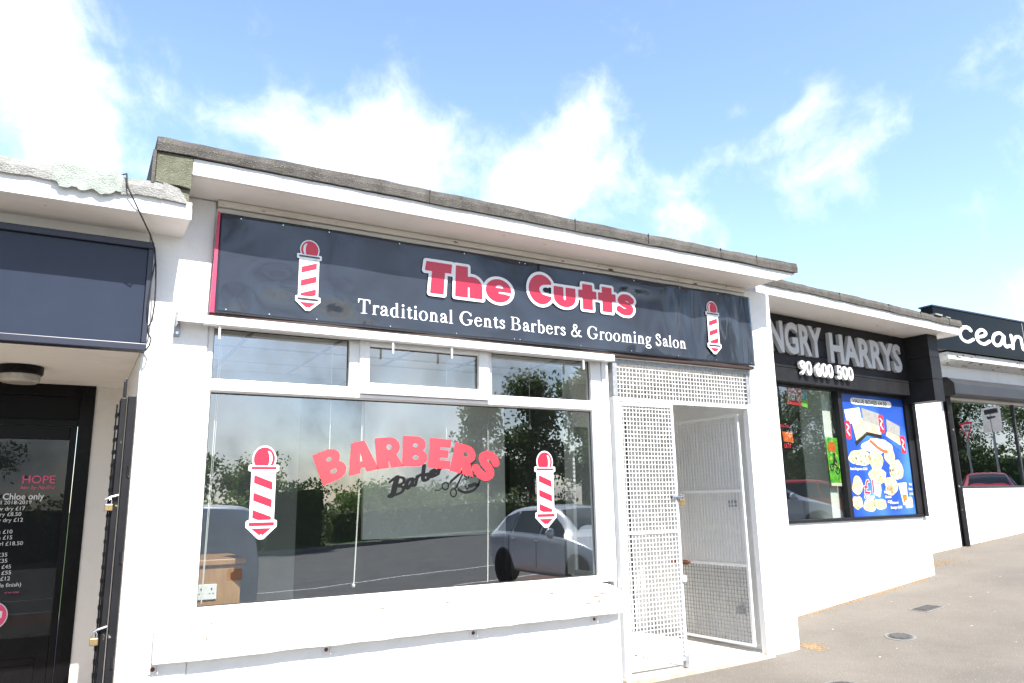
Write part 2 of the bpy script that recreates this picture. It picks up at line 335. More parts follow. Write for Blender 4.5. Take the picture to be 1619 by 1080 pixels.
# ------------------------------------------------------------------ lettering: signed-distance glyphs and the built-in font
def _seg(X, Y, x0, y0, x1, y1):
    dx, dy = x1-x0, y1-y0; l2 = dx*dx+dy*dy or 1e-9
    t = np.clip(((X-x0)*dx+(Y-y0)*dy)/l2, 0, 1)
    return np.hypot(X-x0-t*dx, Y-y0-t*dy), t
class S:
    """2-D shape as a signed distance on demand"""
    def __init__(s, f): s.f = f
    def __or__(a, b): return S(lambda X, Y: np.minimum(a.f(X, Y), b.f(X, Y)))
    def __sub__(a, b): return S(lambda X, Y: np.maximum(a.f(X, Y), -b.f(X, Y)))
    def __and__(a, b): return S(lambda X, Y: np.maximum(a.f(X, Y), b.f(X, Y)))
    def mv(a, dx, dy): return S(lambda X, Y: a.f(X-dx, Y-dy))
    def rot(a, t):
        c, s_ = math.cos(t), math.sin(t); return S(lambda X, Y: a.f(X*c+Y*s_, -X*s_+Y*c))
    def sc(a, k): return S(lambda X, Y: a.f(X/k, Y/k)*k)
    def sxy(a, kx, ky): return S(lambda X, Y: a.f(X/kx, Y/ky)*min(kx, ky))
def P(*pts):
    def f(X, Y):
        d = np.full(X.shape, 1e9); ins = np.zeros(X.shape, bool); n = len(pts)
        for i in range(n):
            (x0, y0), (x1, y1) = pts[i], pts[(i+1) % n]
            d = np.minimum(d, _seg(X, Y, x0, y0, x1, y1)[0])
            c = ((y0 > Y) != (y1 > Y))
            with np.errstate(divide='ignore', invalid='ignore'):
                xi = (x1-x0)*(Y-y0)/((y1-y0) if y1 != y0 else 1e-9)+x0
            ins ^= c & (X < xi)
        return np.where(ins, -d, d)
    return S(f)
def B(x0, y0, x1, y1): return P((x0,y0),(x1,y0),(x1,y1),(x0,y1))
def E(cx, cy, rx, ry=None):
    ry = ry or rx
    return S(lambda X, Y: (np.hypot((X-cx)/rx, (Y-cy)/ry)-1)*min(rx, ry))
def K(pts, w, w2=None):
    """stroke through points; width w, or a list of widths"""
    ws = list(np.interp(np.linspace(0, 1, len(pts)), np.linspace(0, 1, len(w)), w)) if isinstance(w, (list, tuple)) else [w]*len(pts)
    def f(X, Y):
        d = np.full(X.shape, 1e9)
        for i in range(len(pts)-1):
            q, t = _seg(X, Y, *pts[i], *pts[i+1]); d = np.minimum(d, q-(ws[i]+(ws[i+1]-ws[i])*t)/2)
        return d
    return S(f)
def spline(pts, n=8):
    """smooth curve through points"""
    p = [np.array(q, float) for q in pts]; p = [2*p[0]-p[1]]+p+[2*p[-1]-p[-2]]; o = []
    for i in range(1, len(p)-2):
        for k in range(n):
            t = k/n
            o.append(tuple(.5*((2*p[i])+(-p[i-1]+p[i+1])*t+(2*p[i-1]-5*p[i]+4*p[i+1]-p[i+2])*t*t+(-p[i-1]+3*p[i]-3*p[i+1]+p[i+2])*t**3)))
    return o+[tuple(p[-2])]
def contours(shape, box, h, level=0.):
    x0, y0, x1, y1 = box
    xs = np.arange(x0, x1+h, h); ys = np.arange(y0, y1+h, h)
    X, Y = np.meshgrid(xs, ys); F = shape.f(X, Y)-level
    F = np.where(np.abs(F) < 1e-6, 1e-6, F)
    I = F < 0
    nxt = {}
    def pt(k):
        i, j, d = k
        a = F[j, i]; b = F[j, i+1] if d == 0 else F[j+1, i]; t = a/(a-b)
        return (xs[i]+t*h, ys[j]) if d == 0 else (xs[i], ys[j]+t*h)
    TAB = {1:[(3,0)],2:[(0,1)],3:[(3,1)],4:[(1,2)],5:[(3,0),(1,2)],6:[(0,2)],7:[(3,2)],8:[(2,3)],9:[(2,0)],10:[(0,1),(2,3)],11:[(2,1)],12:[(1,3)],13:[(1,0)],14:[(0,3)]}
    code = I[:-1,:-1]*1+I[:-1,1:]*2+I[1:,1:]*4+I[1:,:-1]*8
    for j, i in zip(*np.nonzero((code > 0) & (code < 15))):
        e = {0:(i,j,0),1:(i+1,j,1),2:(i,j+1,0),3:(i,j,1)}
        for a, b in TAB[int(code[j,i])]: nxt[e[a]] = e[b]
    loops = []
    while nxt:
        k0 = next(iter(nxt)); k = k0; lp = []
        while k in nxt: lp.append(pt(k)); k = nxt.pop(k)
        if len(lp) > 3: loops.append(lp)
    # drop nearly collinear points
    res = []
    for lp in loops:
        o = []
        n = len(lp)
        keep = [lp[0]]
        for q in range(1, n):
            a, b, c = keep[-1], lp[q], lp[(q+1) % n]
            ar = abs((b[0]-a[0])*(c[1]-a[1])-(c[0]-a[0])*(b[1]-a[1]))
            if ar > h*h*.06 or math.hypot(b[0]-a[0], b[1]-a[1]) > h*7: keep.append(b)
        if len(keep) >= 3: res.append(keep)
    return res
def shape_mb(mb, shape, box, h, place, level=0.):
    """fills a 2-D shape into mb; place(x, y) -> 3-D point"""
    lps = contours(shape, box, h, level)
    if not lps: return mb
    # fill each outline together with the holes inside it
    def area(lp): return .5*sum(lp[i-1][0]*lp[i][1]-lp[i][0]*lp[i-1][1] for i in range(len(lp)))
    def inside(q, lp):
        c = False
        for i in range(len(lp)):
            (x0, y0), (x1, y1) = lp[i-1], lp[i]
            if (y0 > q[1]) != (y1 > q[1]) and q[0] < (x1-x0)*(q[1]-y0)/(y1-y0)+x0: c = not c
        return c
    outs = [lp for lp in lps if area(lp) < 0]; holes = [lp for lp in lps if area(lp) >= 0]
    for o_ in outs:
        grp = [o_]
        for hl in holes:
            if inside(hl[0], o_) and abs(area(hl)) < abs(area(o_)): grp.append(hl)
        pts = [q for lp in grp for q in lp]
        tris = tessellate_polygon([[Vector((x/h, y/h, 0)) for x, y in lp] for lp in grp])
        mb.add([place(*q) for q in pts], [tuple(t) for t in tris])
    return mb
def text_mb(mb, body, size, place, offset=0., sx=1., align='LEFT', extrude=0., spacing=1., shear=0.):
    """the built-in font, filled; place(x, y, d) -> 3-D point (d towards the viewer)"""
    c = bpy.data.curves.new('t', 'FONT'); c.body = body; c.size = size; c.offset = offset; c.align_x = align; c.extrude = extrude
    c.resolution_u = 3; c.space_character = spacing; c.shear = shear
    o = bpy.data.objects.new('t', c); COL.objects.link(o)
    bpy.context.view_layer.update()
    me = bpy.data.meshes.new_from_object(o.evaluated_get(bpy.context.evaluated_depsgraph_get()))
    vs = [place(v.co.x*sx, v.co.y, v.co.z) for v in me.vertices]
    mb.add(vs, [tuple(p.vertices) for p in me.polygons])
    bpy.data.objects.remove(o); bpy.data.curves.remove(c); bpy.data.meshes.remove(me)
    return mb

# serif face (cap height 1)
_flag = lambda h: P((0,h-.07),(.23,h+.02),(.23,h-.06))
_foot = lambda a, b: B(a, 0, b, .04)
SERIF = {
 'T': (B(.36,0,.51,1)|B(.03,.94,.84,1)|P((.03,1),(.03,.70),(.07,.70),(.16,.95))|P((.84,1),(.84,.70),(.80,.70),(.71,.95))|_foot(.22,.65), .88),
 'r': (B(.1,0,.24,.64)|_foot(.01,.34)|_flag(.67)|K(spline([(.2,.46),(.31,.61),(.42,.63)]),.09)|E(.44,.60,.07), .50),
 'a': (B(.35,.06,.49,.52)|K(spline([(.10,.53),(.16,.63),(.28,.655),(.40,.60),(.42,.48)]),.085)|E(.12,.50,.07)|K(spline([(.42,.42),(.2,.33),(.09,.2),(.13,.07),(.25,.055),(.42,.16)]),.095)|K([(.42,.08),(.50,.035),(.58,.07)],.07), .60),
 'd': ((E(.30,.32,.27,.35)-E(.34,.32,.155,.29))|B(.42,0,.56,1)|P((.32,.94),(.56,1.03),(.56,.93))|B(.5,0,.66,.045), .70),
 'b': (B(.1,0,.24,1)|P((0,.94),(.24,1.03),(.24,.93))|(E(.37,.32,.27,.35)-E(.33,.32,.155,.29)), .68),
 'i': (B(.1,0,.24,.64)|_flag(.67)|_foot(.01,.33)|E(.165,.88,.09), .36),
 't': (B(.11,.1,.25,.82)|B(.01,.60,.37,.66)|P((.01,.61),(.25,.86),(.25,.61))|K(spline([(.18,.15),(.21,.05),(.28,.04),(.37,.10)]),.09), .40),
 'o': (E(.33,.33,.32,.36)-E(.33,.33,.175,.305), .69),
 'n': (B(.1,0,.24,.64)|_flag(.67)|_foot(.01,.34)|K(spline([(.2,.5),(.32,.61),(.44,.6),(.51,.48)]),.11)|B(.44,0,.58,.5)|_foot(.36,.69), .72),
 'm': (B(.1,0,.24,.64)|_flag(.67)|_foot(.01,.34)|K(spline([(.2,.5),(.32,.61),(.44,.6),(.51,.48)]),.11)|B(.44,0,.58,.5)|_foot(.36,.67)|K(spline([(.54,.5),(.66,.61),(.78,.6),(.85,.48)]),.11)|B(.78,0,.92,.5)|_foot(.70,1.03), 1.06),
 'l': (B(.1,0,.24,1)|P((0,.94),(.24,1.03),(.24,.93))|_foot(.01,.34), .36),
 'G': (((E(.52,.5,.48,.53)-E(.55,.5,.32,.46))-B(.62,.42,1.2,.74))|B(.74,.06,.89,.42)|B(.60,.38,1.0,.43)|P((.84,.68),(.90,.68),(.90,1.0),(.84,.9)), 1.06),
 'e': (((E(.31,.33,.29,.36)-E(.33,.33,.165,.30))-B(.35,.15,.8,.385))|B(.1,.375,.57,.43)|K([(.40,.06),(.56,.17)],.07), .62),
 's': (K(spline([(.40,.52),(.30,.63),(.15,.60),(.11,.49),(.22,.38),(.38,.26),(.40,.12),(.24,.035),(.08,.14)]),.105)|B(.385,.46,.425,.66)|B(.06,.02,.10,.2), .50),
 'B': (B(.12,0,.28,1)|_foot(.02,.45)|B(.02,.955,.45,1)|B(.2,.49,.45,.54)|((E(.42,.75,.33,.25)-E(.42,.75,.17,.205))&B(.4,.4,1,1.1))|((E(.44,.27,.40,.27)-E(.44,.27,.23,.225))&B(.4,-.1,1,.7)), .92),
 '&': (K(spline([(.96,.07),(.78,.10),(.6,.28),(.44,.52),(.30,.76),(.36,.94),(.52,.95),(.58,.80),(.46,.62),(.22,.44),(.10,.24),(.22,.05),(.46,.04),(.70,.24),(.82,.52)]),.11)|B(.70,.50,.98,.54), 1.08),
 'S': (K(spline([(.50,.74),(.42,.92),(.28,.96),(.13,.84),(.18,.64),(.40,.46),(.53,.28),(.44,.08),(.24,.04),(.08,.24)]),.125)|B(.49,.66,.53,1)|B(.05,0,.09,.32), .68),
 'g': ((E(.28,.43,.23,.25)-E(.28,.43,.11,.2))|K([(.40,.58),(.58,.62)],.08)|(E(.30,-.17,.29,.17)-E(.30,-.17,.18,.095))|K(spline([(.18,.22),(.10,.12),(.18,.04),(.44,-.01)]),.09), .62),
}
# ultra-heavy face (cap height 1)
def _hs(h, w, k): return K(spline([(w*.86,h*.74),(w*.66,h*.86),(w*.36,h*.85),(w*.20,h*.70),(w*.34,h*.56),(w*.64,h*.45),(w*.80,h*.30),(w*.66,h*.14),(w*.36,h*.13),(w*.10,h*.24)]), k)
HEAVY = {
 'T': (P((0,.70),(.04,1),(.86,1),(.83,.70),(.63,.70),(.59,0),(.16,0),(.22,.70)), .90),
 'h': ((P((0,0),(.03,1),(.42,1),(.42,.60),(.42,0)))|((E(.56,.36,.34,.34))|B(.22,0,.90,.38))-B(.405,-.1,.475,.34), .96),
 'e': ((E(.44,.36,.44,.385)-((E(.47,.46,.13,.09))&B(.2,.455,.9,.7)))-P((.44,.33),(.95,.33),(.95,.21),(.66,.27),(.44,.27)), .92),
 'C': (((E(.47,.5,.47,.53))-(E(.66,.50,.26,.19)))-P((.66,.69),(.76,.71),(1.2,.71),(1.2,.29),(.76,.29),(.66,.31))-B(.86,-.2,1.2,1.2), .90),
 'u': ((B(0,.3,.38,.70)|B(.46,.3,.86,.70)|(E(.43,.32,.43,.34)&B(-.1,-.1,1,.45)))-B(.385,.30,.465,.8)-E(.425,.30,.04,.07), .92),
 't': (B(.17,0,.58,.93)|B(0,.42,.74,.70), .76),
 's': (_hs(.74,.70,.25)&B(-.1,-.03,.9,.77), .72),
 'B': ((B(0,0,.45,1)|E(.46,.73,.36,.27)|E(.46,.30,.42,.30)|B(.3,.46,.46,1)|B(.3,0,.46,.6))-E(.45,.70,.10,.07)-E(.47,.30,.12,.075), .95),
 'A': ((P((0,0),(.28,1),(.72,1),(1,0),(.60,0),(.56,.16),(.42,.16),(.38,0)))-P((.44,.36),(.55,.36),(.50,.66)), 1.0),
 'R': (((B(0,0,.40,1)|E(.46,.68,.38,.32)|B(.3,.36,.46,1))-E(.47,.68,.10,.09))|P((.36,.48),(.66,.48),(.92,0),(.48,0)), .95),
 'E': (B(0,0,.40,1)|B(0,.72,.78,1)|B(0,.37,.70,.63)|B(0,0,.80,.28), .86),
 'S': (_hs(1.,.84,.29), .86),
}
def layout(face, body, gap=.04, space=.35):
    x = 0; res = []
    for ch in body:
        if ch == ' ': x += space; continue
        g, a = face[ch]; res.append((g, x, a)); x += a+gap
    return res, x-gap

# ------------------------------------------------------------------ the ground
def ground_z(x, y):
    t = x-5.4
    lon = .08*(math.sqrt(t*t+.09)+t)/2 + .02*(-(math.sqrt(t*t+.09)-t)/2)
    if lon > .6: lon = .6+.42*math.tanh((lon-.6)/.42)
    d = max(0., -y)
    cr = .06+.003*max(0., min(x, 20.)-6.)
    return lon-.012-(cr*d if d < 9 else cr*9+.006*(d-9))
def sheet(name, x0, x1, y0, y1, step, m, dz=0., edge=None):
    xs = np.arange(x0, x1+1e-6, step); ys = np.arange(y0, y1+1e-6, step)
    mb = MB(); nx, ny = len(xs), len(ys)
    mb.v = [(float(x), float(y), ground_z(x, y)+dz) for x in xs for y in ys]
    mb.f = [(i*ny+j, (i+1)*ny+j, (i+1)*ny+j+1, i*ny+j+1) for i in range(nx-1) for j in range(ny-1)]
    return structure(mb.build(name, m, smooth=True))
sheet('ground', -300, 300, -300, 300, 12., 'grass', -.30)
sheet('pavement', -14, 40, -7.5, 8, .5, 'tarmac', 0.)
sheet('parking_strip', -20, 44, -10.0, -7.5, .5, 'brick_strip', -.012)
sheet('road', -40, 60, -25.0, -10.0, 1., 'road', -.016)
sheet('verge', -40, 60, -60., -25.0, 1., 'grass', .10)
mb = MB()
for i in range(-40, 60, 1):
    z = ground_z(i+.5, -25); mb.box(i+.006, i+.994, -25.02, -24.86, z-.2, z+.125)
structure(mb.build('kerb', 'kerb', bevel=.015))
mb = MB()
for y0 in (-10.35, -13.2):
    for i in range(-30, 50):
        zz = [ground_z(i+k, y0)-.012 for k in (0, 1)]
        o = len(mb.v); mb.add([(i,y0,zz[0]),(i+1,y0,zz[1]),(i+1,y0+.11,zz[1]+.0005),(i,y0+.11,zz[0]+.0005)], [(0,1,2,3)])
structure(mb.build('road_marking', 'paint_line'))

mb = MB(); r5 = random.Random(2)
for x in np.arange(7.9, 11.9, .1):
    lo_y, hi_y = -1.05+.06*math.sin(x*5)+.12*(x-8), -.62+.07*math.sin(x*3.1)+.17*(x-8)
    for k in range(5): y = lo_y+(hi_y-lo_y)*k/4; mb.v.append((x, y, ground_z(x, y)+.004))
for i in range(len(mb.v)//5-1):
    for k in range(4): q = i*5+k; mb.f.append((q, q+5, q+6, q+1))
structure(mb.build('pavement_patch', 'tarmac_patch'))
# ------------------------------------------------------------------ barber shop
shop = thing('barber_shop', 'white rendered barber shop with wide front window, in the centre of the row', 'shop', (2.9, 0, 0))
m = MB()
m.box(.28, .64, 0, 4.2, -1.0, 3.196)             # left pier and party wall
m.box(.64, 3.67, 0.004, .22, -1.0, .476)         # below the window
m.box(5.252, 5.60, 0, 4.2, -1.0, 3.196)          # right pier and party wall
m.box(.64, 5.252, 3.95, 4.2, -1.0, 3.196)        # rear
m.build('wall', 'render', shop, bevel=.012)
m = MB(); m.box(.64, 5.252, .005, .20, 2.462, 3.15); m.build('header_board', 'wall_cream', shop)
m = MB(); m.box(.645, 5.25, -.022, .004, 3.118, 3.150); m.box(.642, 5.251, -.040, .003, 3.153, 3.194); m.build('cornice_moulding', 'trim', shop, bevel=.004)
# window sill ledge, with a worn right-hand end
m = MB()
rnd = random.Random(5)
xs = [.46, .47] + [.47+.1*i for i in range(1, 31)] + [3.52, 3.57, 3.61, 3.64, 3.66]
rings = []
for x in xs:
    e = max(0, (x-3.46)/.20); dz = .052*e**2.2; dy = .02*e**2; j = lambda a: rnd.uniform(-a, a)
    rings.append([(x, -.064+dy+j(.0015), .480+j(.003)), (x, -.069+dy+j(.001), .50), (x, -.066+dy+j(.0015), .655-dz), (x, -.055+dy, .688-dz), (x, .01, .699-dz), (x, .14, .704-dz), (x, .14, .48)])
n = 7
for r_ in rings: m.v += r_
for i in range(len(rings)-1):
    for k in range(n): m.f.append((i*n+k, i*n+(k+1) % n, (i+1)*n+(k+1) % n, (i+1)*n+k))
m.f.append(tuple(range(n))); m.f.append(tuple(range(len(m.v)-n, len(m.v))))
sill = m.build('window_sill', 'render', shop)
def blob(mb, x, y, z, rx, rz, seed):
    r2 = random.Random(seed); k = 9
    ps = [(x+rx*math.cos(2*math.pi*i/k)*r2.uniform(.6,1.2), y, z+rz*math.sin(2*math.pi*i/k)*r2.uniform(.6,1.2)) for i in range(k)]
    mb.add(ps+[(p[0], y+.004, p[2]) for p in ps], [tuple(range(k))]+[(i, (i+1) % k, (i+1) % k+k, i+k) for i in range(k)])
for i, (x, z, a, b) in enumerate([(.749,.672,.006,.006),(.726,.591,.007,.007),(1.424,.552,.005,.004),(1.908,.568,.007,.010),(2.423,.546,.006,.007),(.640,.664,.005,.008),(.637,.64,.003,.014),(.66,.655,.006,.004),(.52,.545,.008,.004),(3.40,.615,.05,.006),(3.47,.635,.035,.005),(3.33,.572,.04,.0045),(3.43,.583,.018,.007),(3.20,.555,.05,.003),(3.52,.60,.006,.025),(3.46,.595,.005,.005),(3.02,.668,.03,.003),(2.2,.672,.05,.002),(1.75,.668,.04,.002),(1.60,.667,.03,.002)]):
    m = MB(); blob(m, x, -.0708, z, a, b, i); m.build('plaster_chip', 'chip', sill)
# roof, fascia and soffit
m = MB()
m.prism([(.452,3.1975),(5.30,3.1975),(5.545,3.285),(5.545,3.296),(.452,3.296)], -.325, 4.2); m.build('soffit', 'soffit', shop)
m = MB(); m.prism([(.449,3.197),(5.318,3.197),(5.556,3.282),(5.556,3.2965),(.449,3.2965)], -.352, -.327); m.build('fascia', 'fascia', shop, bevel=.003)
def felt(mb, x0, x1, yf, yb, zt, zb, seed, n=60, wob=.006, jag=0.):
    """felt-covered roof edge with an uneven top and drip"""
    r2 = random.Random(seed); o = len(mb.v); t = b = y_ = 0
    for i in range(n+1):
        x = x0+(x1-x0)*i/n
        t = t*.8+r2.uniform(-wob, wob)*.6; b = b*.75+r2.uniform(-wob, wob)*.7; y_ = y_*.8+r2.uniform(-wob, wob)*.4
        jz = -r2.random()*jag if jag and r2.random() < .4 else 0
        mb.v += [(x, yb, zb+.03), (x, yf+.03, zb+.004), (x, yf+y_, zb+b+jz), (x, yf+y_-.004, (zb+zt)/2), (x, yf+.006+y_, zt+t-.008), (x, yf+.03, zt+t), (x, yb, zt+.02)]
    k = 7
    for i in range(n):
        for q in range(k): mb.f.append((o+i*k+q, o+i*k+(q+1) % k, o+(i+1)*k+(q+1) % k, o+(i+1)*k+q))
    mb.f.append(tuple(o+q for q in range(k))); mb.f.append(tuple(o+n*k+q for q in range(k)))
    return mb
m = felt(MB(), .252, 5.572, -.375, 4.25, 3.394, 3.297, 3, 90, .005); roof = m.build('roof', 'felt', shop)
for x, w in ((1.93,.02),(3.12,.02),(3.83,.015),(4.62,.02),(5.05,.015)):
    m = MB(); m.box(x, x+w*.2, -.3815, -.372, 3.302, 3.386); m.build('felt_seam', 'felt', roof)
m = MB(); m.prism([(.258,3.115),(.30,3.108),(.38,3.114),(.445,3.105),(.447,3.296),(.258,3.296)], -.362, .20); m.prism([(.262,3.112),(.44,3.10),(.443,3.02),(.40,3.00),(.27,3.01)], -.338, .20); m.build('felt_upstand', 'felt_green', shop)
m = MB(); m.box(.236, .254, -.372, .2, 3.10, 3.30); m.build('verge_flashing', 'felt', shop)

# window: frame, casement, panes
win = MB()
def rail(mb, x0, x1, z0, z1, y0=.022, y1=.095): mb.box(x0, x1, y0, y1, z0, z1)
rail(win, .642, .676, .700, 2.46); rail(win, 3.498, 3.60, .700, 2.46)
rail(win, .676, 3.498, .700, .748); rail(win, .676, 3.498, 1.988, 2.072); rail(win, .676, 3.498, 2.388, 2.46)
rail(win, 1.530, 1.602, 2.072, 2.388); rail(win, 2.566, 2.608, 2.072, 2.388)
win.box(3.603, 3.664, .010, .11, .70, 2.46); win.box(.674, 3.50, .006, .024, 1.996, 2.022)
wf = win.build('window', 'upvc', shop, bevel=.007)
m = MB(); x0, x1, z0, z1 = 1.596, 2.574, 2.034, 2.394
rail(m, x0, 1.664, z0, z1, -.004, .05); rail(m, 2.488, x1, z0, z1, -.004, .05); rail(m, 1.664, 2.488, z0, 2.102, -.004, .05); rail(m, 1.664, 2.488, 2.350, z1, -.004, .05)
m.box(1.60, 2.57, -.018, .022, 2.024, 2.036)
cas = m.build('casement', 'upvc', wf, bevel=.006)
for nm, (x0, x1, z0, z1), y in (('large_pane', (.676,3.498,.748,1.988), .056), ('top_pane', (.676,1.530,2.072,2.388), .056), ('casement_pane', (1.664,2.488,2.102,2.350), .036), ('top_pane', (2.608,3.498,2.072,2.388), .056)):
    m = MB(); m.box(x0, x1, y, y+.006, z0, z1); pane = m.build(nm, 'glass', wf)
    m = MB(); g = .006
    m.box(x0, x1, y-.006, y-.001, z0, z0+g); m.box(x0, x1, y-.006, y-.001, z1-g, z1); m.box(x0, x0+g, y-.006, y-.001, z0+g, z1-g); m.box(x1-g, x1, y-.006, y-.001, z0+g, z1-g)
    m.build('gasket', 'gasket', wf)

# inside the shop
m = MB(); m.box(.64, 3.70, .12, 3.95, -.05, .02); m.build('shop_floor', 'int_floor', shop)
m = MB(); m.box(.642, 5.25, .20, 3.94, 2.464, 2.50); m.build('ceiling', 'int_ceil', shop)
m = MB()
for k in range(6): m.box(.66, 3.70, .62*k+.30, .62*k+.325, 2.456, 2.4635)
for k in range(5): m.box(.66+.62*k+.3, .66+.62*k+.325, .326, 3.9, 2.4565, 2.4632)
cg = m.build('ceiling_grid', 'int_wall', shop)
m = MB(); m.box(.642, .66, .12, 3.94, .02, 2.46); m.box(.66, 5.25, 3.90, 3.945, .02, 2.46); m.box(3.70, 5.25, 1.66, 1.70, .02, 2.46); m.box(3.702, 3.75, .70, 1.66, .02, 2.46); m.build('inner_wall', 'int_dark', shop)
m = MB(); m.box(.66, 1.72, 2.0, 2.06, .02, 2.46); m.build('partition', 'int_wall', shop)
m = MB(); m.box(1.725, 2.66, 3.00, 3.05, .02, 2.46); m.build('back_partition', 'int_dark', shop)
m = MB(); m.box(4.38, 5.24, 3.0, 3.05, .02, 2.46); m.build('back_partition', 'int_dark', shop)
# a pale board hung inside, 1.25 m behind the glass; drawn at 7.8 m from the street and brought forward to its place
PK = 6.05/7.8
def brd(x, y, z): return (x*PK, 1.25+(y-3.0)*PK, 1.32+(z-1.32)*PK)
m = MB(brd); m.box(2.664, 4.372, 3.0, 3.05, .94, 2.78); bp_ = m.build('pale_wall_panel', 'int_pale', shop)
# entrance recess
m = MB(); m.box(3.67, 5.25, -.045, 1.50, -.25, .004)
m.build('entrance_step', 'step', shop, bevel=.012)
m = MB()
for i in range(5):
    for j in range(5):
        m.box(3.70+i*.31, 3.70+i*.31+.304, .03+j*.292, .03+j*.292+.286, .004, .012)
m.build('floor_tiles', 'tile', shop)
m = MB(); m.box(3.67, 3.72, .055, .60, -.2, .70); m.box(3.672, 3.718, .055, .085, .70, 2.46); m.box(3.672, 3.718, .60, .70, .70, 2.46); m.box(3.673, 3.717, .085, .60, .70, .74); m.box(3.673, 3.717, .085, .60, 2.38, 2.46); ret = m.build('side_window', 'upvc', shop, bevel=.005)
m = MB(); m.box(3.69, 3.696, .085, .60, .74, 2.38); m.build('side_pane', 'glass', ret)
m = MB(); m.box(3.752, 4.10, 1.50, 1.56, .0, 2.46); m.box(5.07, 5.251, 1.50, 1.56, 0, 2.46); m.box(4.10, 5.07, 1.50, 1.56, 2.12, 2.46); m.box(3.754, 3.80, .74, 1.50, 0, 2.46); m.build('recess_wall', 'render', shop)
d = MB(); d.box(4.10, 4.19, 1.505, 1.555, .012, 2.12); d.box(4.985, 5.07, 1.505, 1.555, .012, 2.12); d.box(4.19, 4.985, 1.505, 1.555, 2.03, 2.12); d.box(4.19, 4.985, 1.505, 1.555, .95, 1.02)
dr = d.build('door', 'upvc', shop, bevel=.005)
m = MB(); m.box(4.19, 4.985, 1.53, 1.536, 1.02, 2.03); m.build('door_pane', 'door_glass', dr)
m = MB(); m.box(4.19, 4.985, 1.525, 1.54, .012, .95); m.build('door_panel', 'int_dark', dr)
m = MB(); m.box(4.99, 5.0, 1.496, 1.506, .02, 2.10); m.build('door_gap', 'gasket', dr)

# the black fascia sign
def wav(x, z):
    s = .0040*math.sin(2.1*x+.6)*math.sin(3.*z+1.)+.0048*math.sin(5.3*x+4*z+1.2)+.0018*math.sin(9.1*x-6*z)+.0012*math.sin(13*z+3*x)
    for cx_, cz_, rx, rz, a in ((4.38,2.95,.09,.35,.013),(4.56,2.85,.06,.40,-.012),(4.98,2.90,.09,.30,.012),(5.12,2.8,.05,.4,-.007),(1.02,2.68,.15,.10,.013),(.78,2.56,.08,.08,.011),(1.42,2.64,.14,.10,.012),(1.62,2.53,.06,.06,.008),(3.95,3.06,.24,.08,.011),(2.5,2.52,.2,.09,.005),(3.2,2.5,.25,.08,.005)):
        s += a*math.exp(-((x-cx_)/rx)**2-((z-cz_)/rz)**2)
    return s
SY = -.060
sign = thing('shop_sign', 'long glossy black sign in pink and white lettering over the barber window', 'shop sign', (2.95, SY, 2.46))
m = MB(); nx, nz = 220, 34; X0, X1, Z0, Z1 = .655, 5.268, 2.462, 3.106
for i in range(nx+1):
    for k in range(nz+1):
        x = X0+(X1-X0)*i/nx; z = Z0+(Z1-Z0)*k/nz; m.v.append((x, SY-wav(x, z), z))
for i in range(nx):
    for k in range(nz): q = i*(nz+1)+k; m.f.append((q, q+nz+1, q+nz+2, q+1))
panel = m.build('panel', 'sign_black', sign, smooth=True)
so = panel.modifiers.new('thick', 'SOLIDIFY'); so.thickness = .003; so.offset = -1
def on_sign(d=.0022, box=None):
    if box is None: return lambda x, z: (x, SY-wav(x, z)-d, z)
    y = SY-d-max(wav(box[0]+(box[2]-box[0])*i/24, box[1]+(box[3]-box[1])*k/12) for i in range(25) for k in range(13))
    return lambda x, z: (x, y, z)
m = MB(); m.prism([(.628,2.462),(.655,2.462),(.655,3.106),(.640,3.106)], SY-.004, SY+.012); m.build('edge_trim', 'trim_red', sign)
m = MB(); m.box(.628, 5.266, -.052, .004, 2.432, 2.461); m.build('timber_batten', 'batten', sign, bevel=.003)
for x in (.72,.98,1.28,1.78,2.28,2.75,2.80,3.35,3.85,4.35,4.80,5.22):
    for z in (2.485, 3.085): m = MB(); m.lathe([(.005,-.003),(.005,.001)], (x+((z > 3)*.06), SY-wav(x, z)-.002, z), 'y', 8); m.build('screw', 'steel', sign)
m = MB(); m.box(2.985, 2.988, SY-.0075, SY+.002, 2.98, 3.104); m.build('panel_joint', 'gasket', sign)
def heavy_line(body, x0, x1, z0, h, par, gap, space):
    gl_, wd = layout(HEAVY, body, gap, space); kx = (x1-x0)/wd
    white = MB(); red = MB(); pl = on_sign(.0012, (x0, z0, x1, z0+h)); pl2 = on_sign(.0026, (x0, z0, x1, z0+h))
    allsh = None
    for g, x, a in gl_:
        sh = g.sxy(kx, h).mv(x0+x*kx, z0); allsh = sh if allsh is None else allsh | sh
        shape_mb(red, sh, (x0+x*kx-.03, z0-.03, x0+(x+a)*kx+.03, z0+h*1.06+.02), .006, pl2)
    shape_mb(white, allsh, (x0-.04, z0-.04, x1+.05, z0+h+.05), .006, pl, .021)
    white.build('letter_outline', 'vinyl_white', par); red.build('lettering', 'vinyl_red', par)
heavy_line('The', 2.030, 2.742, 2.755, .232, sign, .05, .3)
heavy_line('Cutts', 2.885, 3.900, 2.785, .222, sign, .05, .3)
gl_, wd = layout(SERIF, 'Traditional Gents Barbers & Grooming Salon', .055, .36)
kx = (4.455-1.546)/wd; m = MB(); pl = on_sign(.0024)
for g, x, a in gl_:
    sh = g.sxy(kx, .100).mv(1.546+x*kx, 2.553)
    shape_mb(m, sh, (1.546+x*kx-.01, 2.553-.045, 1.546+(x+a)*kx+.012, 2.553+.115), .0022, pl, -.0003)
m.build('lettering', 'vinyl_white', sign)

